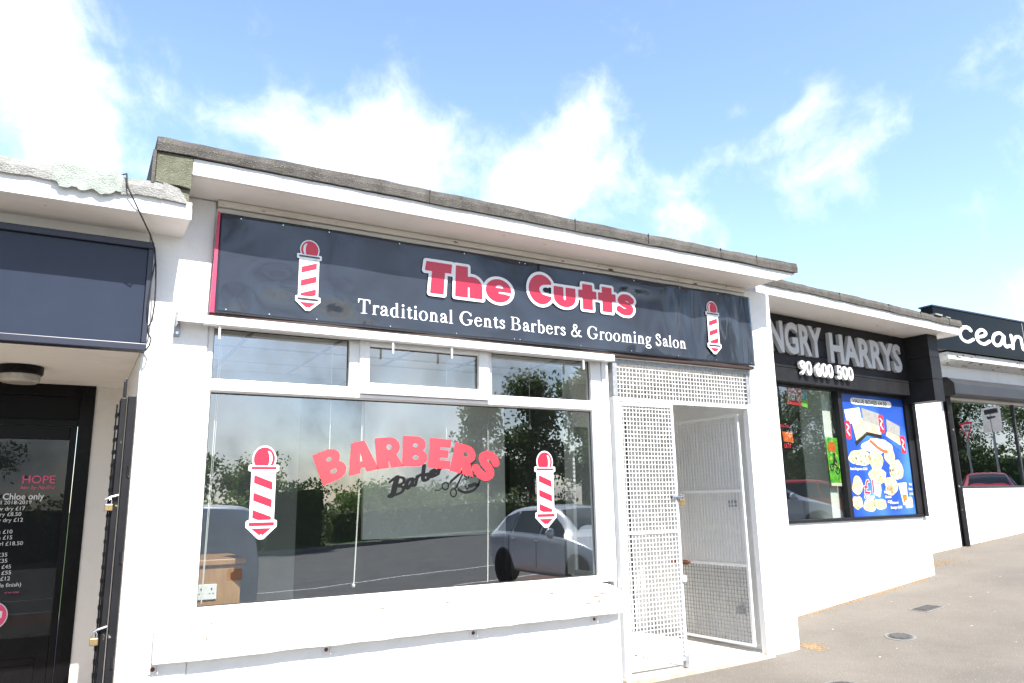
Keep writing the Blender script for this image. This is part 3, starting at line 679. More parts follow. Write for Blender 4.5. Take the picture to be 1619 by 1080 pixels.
def barber_pole(par, cx, zb, H, W, place, flip, h, blue):
    """striped pole emblem: white outline, red globe and stripes; W is the half width of the collars"""
    z = lambda t: zb+H*t; w = W*.78; f = -1 if flip else 1
    globe = E(cx, z(.855), w*.98, H*.128); body = B(cx-w, z(.19), cx+w, z(.745))
    sil = globe | body | B(cx-W, z(.735), cx+W, z(.775)) | B(cx-W, z(.125), cx+W, z(.175)) | P((cx-W*.94, z(.12)), (cx+W*.94, z(.12)), (cx+W*.15, z(.005)), (cx-W*.15, z(.005)))
    box = (cx-W*1.5, zb-H*.06, cx+W*1.5, zb+H*1.06)
    o = shape_mb(MB(), sil, box, h, place(.0022), H*.016).build('emblem_outline', 'vinyl_white', par)
    hi = (E(cx-f*w*.35, z(.86), w*.40, H*.085)-E(cx-f*w*.05, z(.85), w*.42, H*.105))
    red = ((globe-hi) & B(cx-w*1.2, z(.785), cx+w*1.2, z(1.1)))
    for t in (.60, .41, .225):
        red = red | (P((cx-w, z(t-f*.045-.045)), (cx+w, z(t+f*.045-.045)), (cx+w, z(t+f*.045+.04)), (cx-w, z(t-f*.045+.04))) & B(cx-w*.86, z(.195), cx+w*.86, z(.74)))
    red = red | (P((cx-W*.72, z(.105)), (cx+W*.72, z(.105)), (cx+W*.1, z(.03)), (cx-W*.1, z(.03)))-E(cx, z(.035), W*.07))
    if flip: red = red | B(cx-W*.9, z(.742), cx+W*.9, z(.768)) | B(cx-W*.9, z(.132), cx+W*.9, z(.168))
    shape_mb(MB(), red, box, h, place(.0040), 0).build('emblem_stripes', 'vinyl_pole', par)
    if blue:
        for a_, b_ in ((.745,.768),(.135,.165)): shape_mb(MB(), B(cx-W*.9, z(a_), cx+W*.9, z(b_)), box, h, place(.0040), 0).build('emblem_collar', 'vinyl_dark', par)
        for t in (.69, .505, .315):
            shape_mb(MB(), K([(cx-w*.85, z(t-.03)), (cx+w*.85, z(t+.03))], H*.010), box, h, place(.0040), 0).build('emblem_line', 'vinyl_cyan', par)
for cx_ in (1.216, 4.776): barber_pole(sign, cx_, 2.537, .472, .074, lambda d, c=cx_: on_sign(d-.0008, (c-.07, 2.54, c+.07, 3.0)), False, .0045, True)

# decals on the big pane
for cx_, lb in ((1.018, 'red and white barber pole decal on the glass above the oak cabinet'), (3.064, 'red and white barber pole decal on the glass right of the arched lettering')):
    t = thing('window_decal', lb, 'window decal', (cx_, .055, 1.12), 'barber pole decals on the window')
    barber_pole(t, cx_, 1.118, .556, .083, lambda d: (lambda x, z: (x, .0545-d, z)), True, .0045, False)
t = thing('window_lettering', 'arched coral red BARBERS lettering across the middle of the window', 'window lettering', (2.0, .063, 1.4))
m = MB()
for ch, x, z, a in (('B',1.443,1.560,22),('A',1.636,1.612,13),('R',1.836,1.645,6),('B',2.026,1.655,-1),('E',2.212,1.642,-4),('R',2.398,1.603,-13),('S',2.572,1.562,-24)):
    g, ad = HEAVY[ch]
    sh = g.mv(-ad/2, -.5).sxy(.205, .205).rot(R(a)).mv(x, z)
    shape_mb(m, sh, (x-.18, z-.18, x+.18, z+.18), .005, lambda x, y: (x, .0528, y))
m.build('lettering', 'vinyl_redlet', t)
# black script decal on the glass; drawn at 7.8 m from the street and brought forward to the pane
WK = 4.8545/7.8
def wnd(x, y, z): return (x*WK, .0545-(3.0-y)*.05, 1.32+(z-1.32)*WK)
t = thing('window_lettering', 'black script decal with scissors and moustache, below the arched red lettering', 'window lettering', (2.2, .0545, 1.4))
# script lettering, scissors and moustache on the pale panel
sw = lambda *p: K(spline(list(p), 6), .06)
shp = (K(spline([(2.93,1.20),(2.95,1.17),(3.0,1.19),(3.04,1.42),(3.08,1.60)]),[.05]*6+[.11]*19)|sw((2.96,1.20),(3.06,1.17),(3.18,1.22),(3.19,1.33),(3.09,1.38),(3.20,1.44),(3.19,1.56),(3.05,1.60),(2.94,1.52))
  |K(spline([(3.34,1.34),(3.28,1.28),(3.25,1.36),(3.30,1.48),(3.38,1.48),(3.36,1.34),(3.42,1.32)]),.08)|K(spline([(3.44,1.34),(3.47,1.54),(3.45,1.46),(3.52,1.56),(3.56,1.53)]),.06)
  |K(spline([(3.60,1.78),(3.58,1.50),(3.60,1.40),(3.68,1.42),(3.68,1.54),(3.60,1.52)]),.08)|K(spline([(3.74,1.52),(3.81,1.56),(3.80,1.62),(3.74,1.58),(3.74,1.46),(3.84,1.48)]),.08)|K(spline([(3.88,1.50),(3.91,1.66),(3.90,1.60),(3.97,1.68),(4.02,1.66)]),.08))
m = shape_mb(MB(wnd), shp, (2.8,1.0,4.2,1.9), .010, lambda x, y: (2.95+(x-2.93)*.60, 2.993, 1.385+(y-1.18)*.42+(x-2.93)*.10))
m.build('script_lettering', 'vinyl_black', t)
ring = (E(3.60,1.34,.075,.075)-E(3.60,1.34,.048,.048))|(E(3.76,1.22,.072,.085)-E(3.76,1.22,.046,.058))|P((3.66,1.36),(3.72,1.40),(4.20,1.78),(4.24,1.82),(4.10,1.76),(3.70,1.44))|P((3.78,1.29),(3.83,1.30),(4.02,1.66),(3.98,1.64))|K([(3.53,1.31),(3.47,1.26),(3.40,1.27)],.018)
sq = lambda x, y: (3.61+(x-3.60)*.62, 2.992, 1.48+(y-1.34)*.62)
m = shape_mb(MB(wnd), ring, (3.3,1.0,4.36,1.95), .010, sq); m.build('scissors_emblem', 'vinyl_black', t)
arc_ = E(4.02,1.50,.30,.30)-E(4.02,1.52,.27,.27)-B(3.6,1.47,4.5,2.0)-B(3.5,1,3.84,2)
m = shape_mb(MB(wnd), arc_, (3.3,1.0,4.46,1.95), .010, sq); m.build('badge_arc', 'vinyl_black', t)
mou = (E(3.985,1.41,.07,.035)|E(4.06,1.43,.07,.035)|K(spline([(3.97,1.40),(3.90,1.36),(3.87,1.40)]),.03)|K(spline([(4.08,1.43),(4.14,1.41),(4.16,1.46)]),.03))
m = shape_mb(MB(wnd), mou, (3.3,1.0,4.36,1.95), .010, lambda x, y: (3.86+(x-3.87)*.6, 2.992, 1.45+(y-1.36)*.66)); m.build('moustache_emblem', 'vinyl_black', t)
m = text_mb(MB(wnd), 'SHOP', .095, lambda x, y, d: (3.85+x*.9-y*.2, 2.991, 1.545+y+x*.28), .003); m.build('shop_lettering', 'vinyl_black', t)

# shutter rail above the window with its pegs
t = thing('shutter_rail', 'white metal shutter rail bolted under the black sign, above the three top lights', 'shutter rail', (2.05, -.09, 2.4))
m = MB(); m.box(.452, 3.648, -.104, -.098, 2.380, 2.430); m.box(.452, 3.648, -.098, -.02, 2.424, 2.430); m.box(.60, 3.648, -.098, -.04, 2.380, 2.386); m.build('rail', 'metal_white', t, bevel=.0015)
for x in (.69, 1.795, 2.232, 3.356):
    m = MB(); m.box(x-.006, x+.006, -.088, -.076, 2.296, 2.380); m.build('peg', 'metal_white', t)
m = MB(); m.box(.445, .478, -.012, -.001, 2.305, 2.470); m.box(.450, .456, -.098, -.012, 2.36, 2.424); br = m.build('bracket', 'galv', t, bevel=.002)
for z in (2.325, 2.452):
    m = MB(); m.lathe([(.010,-.012),(.010,0)], (.462, -.010, z), 'y', 6); m.build('bolt', 'steel', br)
# shutter lugs below the sill
for i, (x, lb) in enumerate(((.468, 'small white metal lug with rusty orange bolt under the left end of the window sill'), (1.425, 'small white metal lug under the sill, second from the left'), (2.424, 'small white metal lug under the middle of the sill, third from the left'), (3.42, 'small white metal lug under the cracked right end of the sill'))):
    t = thing('shutter_lug', lb, 'metal lug', (x, 0, .45), 'shutter lugs below the window sill')
    y = -.002 if i else -.002
    m = MB(); m.box(x-.022, x+.020, -.010, .008, .425, .472); m.box(x+.0205, x+.025, -.024, .006, .424, .476); m.build('plate', 'metal_white', t, bevel=.0015)
    m = MB(); m.lathe([(.011,-.016),(.012,-.011),(.012,-.008)], (x-.002, 0, .449), 'y', 10); m.build('bolt', 'rust', t)

# ------------------------------------------------------------------ mesh security gates
def mesh_wires(mb, x0, x1, z0, z1, y, s=.0345, r=.0029, tf=None):
    n = round((x1-x0)/s); k = round((z1-z0)/s)
    rj = random.Random(n*k)
    for i in range(1, n): x = x0+(x1-x0)*i/n+rj.gauss(0, .0011); mb.box(x-r, x+r, y-r, y+r, z0, z1)
    for j in range(1, k): z = z0+(z1-z0)*j/k+rj.gauss(0, .0011); mb.box(x0, x1, y-r*2.2, y-r*.6, z-r, z+r)
    return mb
g = thing('security_gate', 'white steel mesh double gate at the barber entrance, right leaf folded inwards', 'security gate', (4.46, .02, 0))
m = MB(); m.box(3.692, 3.742, -.012, .045, .004, 2.115); m.build('post', 'metal_white', g, bevel=.004)
m = MB(); m.box(3.694, 3.738, -.010, .043, 2.118, 2.425); m.build('upper_post', 'galv', g, bevel=.004)
m = MB(); m.box(5.185, 5.248, -.010, .05, .004, 2.115); m.build('post', 'metal_white', g, bevel=.004)
m = MB(); m.box(3.742, 5.185, 0.0, .035, 2.078, 2.112); m.build('lintel_bar', 'metal_white', g, bevel=.003)
m = MB(); m.box(3.740, 5.235, .0, .03, 2.392, 2.425); m.box(5.205, 5.237, 0, .03, 2.118, 2.392); om = m.build('overhead_panel', 'galv', g, bevel=.003)
mesh_wires(MB(), 3.740, 5.205, 2.114, 2.392, .014).build('wire_mesh', 'metal_white', om)
def leaf(tf, w, h, rails, name, mats):
    m = MB(tf); a = .026
    m.box(0, a, -.013, .013, 0, h); m.box(w-a, w, -.013, .013, 0, h); m.box(a, w-a, -.013, .013, h-a, h); m.box(a, w-a, -.013, .013, 0, a)
    for z in rails: m.box(a, w-a, -.012, .012, z-a/2, z+a/2)
    lf = m.build(name, mats[0], g, bevel=.002)
    zs = [0]+list(rails)+[h]
    for q in range(len(zs)-1): mesh_wires(MB(tf), a*.5, w-a*.5, zs[q]+a*.4, zs[q+1]-a*.4, .0).build('wire_mesh', 'galv' if (q == 0 and len(zs) == 4) else mats[1], lf)  # lowest wires of the folded leaf greyer: their shade is put into the colour
    return lf
lf1 = leaf(lambda x, y, z: (3.748+x, .015+y, .062+z), .568, 2.010, (.985,), 'gate_leaf', ('metal_white', 'metal_white'))
m = MB(); m.box(4.285, 4.325, -.004, .03, .0125, .10); m.build('drop_bolt', 'galv', lf1)
m = MB(); m.box(4.300, 4.335, -.018, .03, .655, .70); m.build('bolt_keep', 'metal_white', lf1)
m = MB(); m.tube([(4.24, -.012, 1.318), (4.345, -.012, 1.318)], .009, 8); m.box(4.30, 4.325, -.02, .0, 1.30, 1.336); m.build('latch', 'steel', lf1)
ca, sa = math.cos(R(94.5)), math.sin(R(94.5))
lf2 = leaf(lambda x, y, z: (5.170+ca*x-sa*y, .10+sa*x+ca*y, .055+z), .865, 1.985, (.665, 1.305), 'gate_leaf', ('metal_white', 'metal_white'))
m = MB(lambda x, y, z: (5.170+ca*x-sa*y, .10+sa*x+ca*y, z)); m.box(.70, .88, .013, .026, .690, .730); m.tube([(.66, .03, .712), (.90, .03, .712)], .011, 8); m.build('slide_bolt', 'rust', lf2)
m = MB(lambda x, y, z: (5.170+ca*x-sa*y, .10+sa*x+ca*y, z)); m.box(.76, .88, .013, .03, 1.30, 1.34); m.build('hasp', 'brass', lf2)
for z in (1.25, .33):
    m = MB(); m.box(5.20, 5.251, .27, .33, z-.03, z+.03); m.build('lock_keep', 'galv', g)
def padlock(name, label, x, y, z, k=1.):
    t = thing(name, label, 'padlock', (x, y, z))
    m = MB(); m.box(x-.02*k, x+.02*k, y-.011, y+.011, z-.038*k, z); m.build('body', 'brass', t, bevel=.004)
    m = MB(); m.tube([(x-.013*k, y, z-.004), (x-.013*k, y, z+.018*k), (x-.007*k, y, z+.028*k), (x+.007*k, y, z+.028*k), (x+.013*k, y, z+.018*k), (x+.013*k, y, z-.004)], .0036, 8); m.build('shackle', 'steel', t)
padlock('padlock', 'brass padlock hanging from the latch of the white mesh gate', 4.338, -.016, 1.300, 1.3)

# inside: cabinet, socket, cords
t = thing('cabinet', 'light oak cabinet inside the window at its left corner', 'cabinet', (.83, .5, .02))
m = MB(); m.box(.668, .965, .32, .95, .02, .955); m.build('carcass', 'wood', t, bevel=.002)
m = MB(); m.box(.662, .992, .30, .98, .955, .992); m.build('top', 'wood', t, bevel=.006)
t = thing('wall_socket', 'white double wall socket on the front of the oak cabinet', 'socket', (.765, .31, .8))
m = MB(); m.box(.705, .825, .308, .319, .756, .846); s_ = m.build('face_plate', 'socket', t, bevel=.003)
m = MB()
for x in (.735, .795):
    m.box(x-.004, x+.004, .306, .309, .812, .824); m.box(x-.014, x-.006, .306, .309, .79, .794); m.box(x+.006, x+.014, .306, .309, .79, .794)
m.build('socket_holes', 'gasket', s_)
for i, (x, z1, z0, dx, lb, knob) in enumerate(((.732, 2.44, .752, -.016, 'thin white blind cord in front of the oak cabinet', 0), (1.452, 2.44, 1.66, 0, 'short white blind cord ending behind the first B of the arched lettering', 0), (1.678, 2.44, .80, -.04, 'white blind cord with a small toggle, behind the left of the lettering', 1), (2.64, 2.44, .752, -.02, 'long white blind cord hanging past the last S of the lettering', 0), (2.30, 2.44, 1.70, 0, 'short white blind cord ending above the E of the lettering', 0))):
    t = thing('drawstring', lb, 'blind cord', (x, .15, z1), 'white blind cords inside the window')
    m = MB(); m.tube([(x, .15, z1), (x+dx*.3, .152, z0+(z1-z0)*.5), (x+dx, .15, z0)], .0024, 6); m.build('cord', 'cord', t)
    if dx: m = MB(); m.tube([(x+.012, .152, z1), (x+.012+dx*.4, .156, z0+(z1-z0)*.5), (x+dx+.004, .15, z0+.01)], .0018, 6); m.build('cord', 'cord', t)
    if knob: m = MB(); m.lathe([(.004,-.02),(.011,-.012),(.011,0),(.004,.006)], (x+dx, .15, z0), 'z', 10); m.build('toggle', 'cord', t)
t = thing('light_pull', 'white light pull with a small bell shaped knob, hanging right of the lettering', 'light pull', (3.01, .16, 2.44))
m = MB(); m.tube([(3.01, .16, 2.46), (3.008, .16, 1.88)], .0016, 6); m.build('cord', 'cord', t)
m = MB(); m.lathe([(.012,-.035),(.012,-.028),(.005,-.005),(.003,.002)], (3.008, .16, 1.88), 'z', 10); m.build('knob', 'cord', t)
t = thing('blind_headrail', 'white blind headrail across the top of the window inside', 'blind headrail', (2.1, .15, 2.44))
m = MB(); m.box(.69, 3.49, .135, .175, 2.425, 2.462); m.build('rail', 'upvc', t)

# ------------------------------------------------------------------ left: hair salon
hs = thing('hair_salon', 'white hair salon with recessed black door and pale torn felt roof edge', 'shop', (-1.4, 0, -.1))
m = MB(); m.box(-6, .276, .004, .20, 2.196, 2.925); m.box(-6, -1.5, .004, .2, -1, 2.194); m.box(-1.52, -1.5, .2, 1.57, -1, 2.2); m.build('wall', 'wall_cream', hs)
m = MB(); m.box(-6, .278, .20, 1.60, 2.20, 2.23); m.build('porch_ceiling', 'wall_cream', hs)
m = MB(); m.box(.095, .279, 1.57, 1.70, -1, 2.2); m.box(-1.5, -1.35, 1.57, 1.70, -1, 2.2); m.build('back_wall', 'wall_cream', hs)
m = MB(); m.box(-1.5, .278, .02, 1.57, -1, -.06); m.build('porch_floor', 'step', hs)
m = MB(); m.box(-1.35, -1.25, 1.555, 1.64, -1, 2.20); m.box(.0, .095, 1.555, 1.64, -1, 2.20); m.box(-1.25, .0, 1.555, 1.64, 2.115, 2.20); m.box(-1.25, 0, 1.556, 1.64, 1.90, 1.945); df = m.build('door_frame', 'black_paint', hs, bevel=.005)
m = MB(); m.box(-1.25, .0, 1.59, 1.597, 1.945, 2.115); m.build('fanlight', 'poster_dark', df)
m = MB(); m.box(-1.25, -1.12, 1.57, 1.62, -.06, 1.898); m.box(-.045, -.002, 1.57, 1.62, -.06, 1.898); m.box(-1.12, -.045, 1.57, 1.62, 1.80, 1.898); m.box(-1.12, -.045, 1.57, 1.62, -.06, .46); m.box(-1.0, -.12, 1.562, 1.571, .30, .325); m.box(-1.0, -.12, 1.562, 1.571, .05, .30-.02)
sd_ = m.build('door', 'black_paint', hs, bevel=.004)
m = MB(); m.box(-1.12, -.045, 1.575, 1.581, .46, 1.80); m.build('door_pane', 'door_glass', sd_)
m = MB(); m.box(-1.12, -.045, 1.586, 1.59, .46, 1.80); po = m.build('price_poster', 'poster_dark', sd_)
PY = 1.5735
def ptext(body, xr, zb, size, mt, align='RIGHT', sx=1.1, off=.0, shear=0.):
    m = text_mb(MB(), body, size, lambda x, y, d: (xr+x, PY, zb+y), off, sx, align, shear=shear); return m.build('lettering', mt, po)
ptext('HOPE', -.108, 1.492, .078, 'text_pink', sx=1.02, off=.0008)
ptext('hair by Nadine', -.108, 1.452, .036, 'text_pink', sx=.98, shear=.35)
ptext('& Chloe only', -.166, 1.382, .060, 'text_white', sx=.92, off=.0009)
for body, xr, zb in ((', April 2018-2019', -.236, 1.350), ('blow dry £17', -.271, 1.308), ('dry £8.50', -.289, 1.270), ('blow dry £12', -.275, 1.231), ('bs £10', -.329, 1.153), ('yle £15', -.325, 1.114), ('& curl £18.50', -.260, 1.073), ('£35', -.342, 1.0), ('il £35', -.338, .960), ('foil £45', -.313, .920), ('foil £55', -.309, .881), ('+£12', -.312, .842), ('ude finish)', -.243, .799)):
    ptext(body, xr, zb, .037, 'text_white', sx=1.02)
ptext('all our stays', -.253, .757, .016, 'text_pink', shear=.3)
m = shape_mb(MB(), E(-.395, .615, .092), (-.5, .5, -.28, .73), .008, lambda x, y: (x, PY, y)); m.build('round_emblem', 'text_white', po)
m = shape_mb(MB(), (E(-.395, .615, .086)-B(-.6, .60, -.335, .645)-E(-.43, .66, .05)), (-.5, .5, -.28, .73), .006, lambda x, y: (x, PY-.0012, y)); m.build('round_emblem', 'text_pink', po)
m = MB(); m.box(-6, .456, -.325, 4, 2.922, 3.01); m.build('soffit', 'soffit', hs)
m = MB(); m.box(-6, .459, -.350, -.3255, 2.921, 3.024); m.box(.02, .461, -.3515, -.3502, 2.921, 2.985); m.build('fascia', 'fascia', hs, bevel=.002)
m = felt(MB(), -6, .30, -.372, 4, 3.112, 3.018, 11, 150, .007, .012); rf = m.build('roof', 'felt_pale', hs)
m = MB(); m.prism([(.295,3.016),(.43,3.006),(.425,3.03),(.385,3.09),(.30,3.114)], -.370, .6); m.build('felt_end', 'felt_pale', rf)
m = MB(); rr = random.Random(4); lo_ = []
for i in range(26):
    x = -.235+.33*i/25; lo_.append((x, 3.018-(.006+.026*abs(math.sin(i*.42))+rr.uniform(0,.014))*(1 if 2 < i < 23 else .3)))
m.prism([(.095,3.108),(-.235,3.118)]+lo_, -.3835, -.368); m.build('felt_patch', 'felt_patch', rf)
# blank sign
t = thing('blank_sign', 'blank dark navy sign box over the black salon door', 'shop sign', (-1.5, -.08, 2.2))
m = MB(); m.box(-3.6, .268, -.062, .003, 2.235, 2.80); m.build('panel', 'sign_navy', t)
m = MB(); m.box(-3.64, .298, -.085, .003, 2.802, 2.842); m.box(.270, .300, -.085, .003, 2.235, 2.801); m.box(-3.64, .300, -.085, .003, 2.192, 2.233); m.build('frame', 'navy_frame', t, bevel=.004)
# lamp under the porch ceiling
t = thing('bulkhead_lamp', 'round black and glass bulkhead lamp on the porch ceiling above the black door', 'lamp', (-.345, .82, 2.2))
m = MB(); m.lathe([(.118,-.055),(.126,-.045),(.126,-.001)], (-.345, .82, 2.199), 'z', 32); m.build('base', 'black_paint', t, smooth=False)
m = MB(); m.lathe([(.06,-.108),(.095,-.104),(.110,-.092),(.112,-.0555)], (-.345, .82, 2.199), 'z', 32); m.build('glass_cover', 'lamp_glass', t, smooth=False)
# folded gate
t = thing('folding_gate', 'black steel gate folded flat against the left pier, beside the salon door', 'security gate', (.22, -.03, -.4))
m = MB(); m.box(.232, .272, -.085, -.01, -.6, 1.93); m.build('frame', 'black_chip', t, bevel=.004)
m = MB(); m.box(.196, .226, -.06, .07, -.6, 1.92); m.box(.205, .222, -.055, -.02, 1.92, 2.03); m.build('frame', 'black_chip', t, bevel=.004)
for k, x in enumerate((.180, .189)):
    m = MB(); rr = random.Random(k)
    for i in range(36): z = -.6+i*.069; m.box(x-.003, x+.003, -.05, .06, z, z+.02)
    m.box(x-.004, x+.004, -.062, -.05, -.6, 1.88-.3*k); m.build('slat_panel', 'black_paint', t)
for z in (1.51, 1.05, .52):
    m = MB(); m.tube([(.262, -.086, z-.03), (.262, -.086, z+.03)], .008, 8); m.build('hinge', 'black_chip', t)
padlock('padlock', 'brass padlock on the upper hasp of the folded black gate', .182, -.078, 1.335, .95)
padlock('padlock', 'brass padlock low down on the folded black gate', .168, -.078, .65, 1.0)
for z in (1.37, .69):
    m = MB(); m.tube([(.162, -.078, z-.012), (.182, -.078, z), (.225, -.078, z+.012)], .007, 8); m.build('hasp', 'steel', t)
# loose cable
t = thing('cable', 'thin black cable hanging from the left roof edge past the corner of the blank sign', 'cable', (.2, -.3, 3.1))
m = MB(); m.tube(spline3 := [Vector(p) for p in ((.06,-.30,3.125),(.112,-.384,3.118),(.123,-.390,3.04),(.165,-.375,2.965),(.215,-.335,2.885),(.262,-.22,2.845),(.300,-.105,2.80),(.314,-.096,2.70),(.322,-.094,2.58),(.325,-.092,2.48),(.318,-.09,2.37),(.300,-.09,2.33),(.304,-.09,2.29),(.321,-.09,2.262),(.314,-.09,2.22),(.296,-.09,2.19))], .0045, 6); m.build('wire', 'cable', t, smooth=True)
m = MB(); m.tube([(.302,-.094,2.79),(.308,-.10,2.72),(.297,-.10,2.60),(.288,-.096,2.45),(.294,-.092,2.36)], .0035, 6); m.build('wire', 'cable', t, smooth=True)

# ------------------------------------------------------------------ right: takeaway, turned a little away from the barber shop
HA = R(4.5); HO = Vector((6.643, .876, 0)); HU = Vector((math.cos(HA), math.sin(HA), 0)); HN = Vector((math.sin(HA), -math.cos(HA), 0))
def H(u, w, z): p = HO+HU*u+HN*w; return (p.x, p.y, z)
class HB(MB):
    """(u along the front, z up, depth w towards the street)"""
    def __init__(s): super().__init__(lambda u, nw, z: H(u, -nw, z))
    def bx(s, u0, u1, w0, w1, z0, z1): return s.box(u0, u1, -w1, -w0, z0, z1)
tk = thing('takeaway', 'white takeaway with black painted fascia boards and blue menu poster in its window', 'shop', H(1, 0, 0))
m = HB(); m.bx(-1.02, 2.795, -.22, 0, -.6, 1.02); m.bx(2.745, 2.79, -4.4, -.001, 1.022, 3.27); m.bx(-1.02, -.42, -.22, -.002, 1.022, 3.27); m.bx(-.42, 2.745, -.22, -.004, 2.535, 3.27); m.bx(2.60, 2.794, -4.4, -.2205, -.6, 1.02); m.build('wall', 'render', tk, bevel=.01)
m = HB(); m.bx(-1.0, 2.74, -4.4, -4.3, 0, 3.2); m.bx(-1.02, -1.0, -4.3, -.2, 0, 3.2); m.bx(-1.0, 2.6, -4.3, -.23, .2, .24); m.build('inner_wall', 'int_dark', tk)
m = HB(); m.bx(-1.0, 2.6, -4.3, -.23, 2.62, 2.66); m.build('ceiling', 'int_wall', tk)
m = HB(); m.bx(.92, 1.10, -.40, -.10, .3, 2.61); m.build('inner_pier', 'int_pale', tk)
m = HB(); m.bx(-.42, 2.66, -.06, .028, 1.022, 1.052); m.bx(1.075, 1.155, -.06, .022, 1.053, 2.53); m.bx(2.53, 2.66, -.06, .02, 1.053, 2.53); m.bx(2.662, 2.744, -.10, .045, 1.022, 2.53); m.bx(-.42, 1.074, -.06, .02, 2.50, 2.53); m.bx(1.157, 2.529, -.06, .02, 2.49, 2.53)
tw = m.build('window', 'black_board', tk, bevel=.004)
m = HB(); m.bx(-.42, 1.075, -.03, -.024, 1.052, 2.50); m.build('pane', 'glass_dark', tw)
m = HB(); m.prism([(-1.03,3.275),(2.985,3.275),(2.985,3.37),(-1.03,3.37)], -.575, 4.4); m.build('soffit', 'soffit', tk)
m = HB(); m.bx(-1.035, 3.0, .576, .60, 3.272, 3.374); m.bx(2.986, 3.002, -4.4, .575, 3.273, 3.372); m.build('fascia', 'fascia', tk, bevel=.003)
m = felt(HB(), -1.04, 3.03, -.622, 4.4, 3.462, 3.372, 21, 80, .006); r2_ = m.build('roof', 'felt', tk)
for u in (.35, 1.32, 2.02, 2.70): m = HB(); m.bx(u, u+.006, .615, .630, 3.376, 3.455); m.build('felt_seam', 'felt', r2_)
for a in ((2.35, 2.52, .56, .64, 3.455, 3.475), (2.65, 2.76, .57, .62, 3.46, 3.474)): m = HB(); m.bx(*a); m.build('loose_felt', 'felt_pale', r2_)
t = thing('takeaway_sign', 'black boarded takeaway sign with grey capitals and white phone number', 'shop sign', H(1, .1, 2.5))
m = HB()
for k, (a, b) in enumerate(((2.525,2.680),(2.684,2.850),(2.854,3.06),(3.064,3.27))): m.bx(-1.0, 2.515, .005, .115+.002*(k % 2), a, b)
m.build('boards', 'black_board', t, bevel=.003)
for k, (a, b) in enumerate(((2.43,2.70),(2.704,2.98),(2.984,3.27))):
    m = HB(); m.bx(2.518, 2.76, .006, .42+.002*(k % 2), a, b); m.build('end_board', 'black_board', t, bevel=.003)
def htext(body, u, zb, size, mt, w, sx, off, ex, align='LEFT', sp=1.):
    m = text_mb(MB(), body, size, lambda x, y, d: H(u+x, w+d, zb+y), off, sx, align, ex, sp); return m.build('lettering', mt, t)
htext('HUNGRY', .64, 2.85, .47, 'letter_grey', .138, .725, .016, .022, 'RIGHT', 1.02)
htext('HARRYS', .785, 2.815, .47, 'letter_grey', .138, .885, .016, .022, 'LEFT', 1.02)
htext('90 600 500', .185, 2.615, .225, 'letter_white', .150, 1.0, .003, .018, 'LEFT', 1.0)
# menu poster
t = thing('menu_poster', 'large blue food menu poster with value boxes filling the right pane of the takeaway window', 'poster', H(1.85, 0, 1.05))
m = HB(); m.bx(1.157, 2.529, -.02, -.004, 1.054, 2.489); m.build('board', 'p_blue', t)
PU, PZ, PW_, PH = 1.157, 1.054, 1.372, 1.435
# poster coordinates: pixels of a 620 x 1020 drawing
def pp(x, y, w): return H(PU+PW_*x/620, w, PZ+PH*(1-y/1020))
def pshape(name, sh, mt, w=-.002, h=7., box=(0,0,620,1020)):
    return shape_mb(MB(), sh, box, h, lambda x, y: pp(x, y, w)).build(name, mt, t)
def lump(cx, cy, rx, ry, seed, n=11):
    if rx > 1: rx *= 1.18; ry *= 1.12
    r3 = random.Random(seed); pts = [(cx+rx*math.cos(6.283*i/n)*r3.uniform(.78,1.1), cy+ry*math.sin(6.283*i/n)*r3.uniform(.78,1.1)) for i in range(n)]
    return P(*spline(pts+pts[:1], 4)[:-1])
pshape('food_picture', P((25,140),(170,110),(180,230),(40,260)), 'p_white', -.0025)
pshape('food_picture', P((85,250),(190,200),(215,330),(110,400)), 'p_cream')
pshape('tray_edge', P((95,405),(215,315),(360,335),(360,365),(215,345),(105,440)), 'black_board')
pshape('box_panel', P((190,110),(360,150),(355,270),(200,240)), 'p_grey', -.0025)
pshape('food_picture', P((200,225),(350,260),(360,335),(215,318)), 'p_cream')
pshape('box_panel', P((425,190),(560,250),(545,345),(420,300)), 'p_grey', -.0025)
pshape('food_picture', P((420,300),(540,345),(545,420),(400,340)), 'p_cream')
pshape('tray_edge', P((370,335),(540,425),(540,475),(390,380)), 'p_blue', -.001)
for x, y in ((18,240),(348,170),(548,345)):
    pshape('drink_can', B(x, y, x+48, y+135)|E(x+24,y,24,12)|E(x+24,y+135,24,12), 'p_red', -.0018)
    pshape('can_swirl', K(spline([(x+14,y+20),(x+32,y+45),(x+14,y+75),(x+34,y+115)]),9), 'p_white', -.0008)
pshape('food_picture', lump(300,440,120,60,3)|P((240,370),(450,380),(460,480),(260,470)), 'p_white', -.003)
pshape('sausage_picture', K(spline([(245,395),(300,440),(350,470),(390,480)]),26), 'p_sausage', -.0012)
pshape('food_picture', lump(125,535,92,62,5), 'p_spot')
pshape('food_picture', lump(275,560,60,80,6)|lump(270,690,80,70,7), 'p_cream')
pshape('food_picture', lump(470,640,70,85,8), 'p_spot')
pshape('food_picture', lump(420,520,50,70,18), 'p_cream', -.0028)
for k, (x, y, rx, ry) in enumerate(((75,770,45,70),(60,905,46,52),(170,930,55,50),(255,780,34,80),(265,925,55,45),(400,760,58,70),(380,810,40,40))):
    pshape('food_picture', lump(x, y, rx, ry, 30+k), 'p_cream' if k != 3 else 'p_white')
pshape('cup_picture', P((470,750),(555,745),(550,930),(500,940)), 'p_white', -.0026)
pshape('cup_picture', P((495,850),(545,845),(542,910),(505,915)), 'p_orange', -.0014)
pshape('cup_picture', B(520,900,575,965)|B(555,870,595,960), 'p_white', -.0012)
pshape('heading_plate', B(120,30,470,85)|E(120,57,28)|E(470,57,28), 'p_white', -.0026)
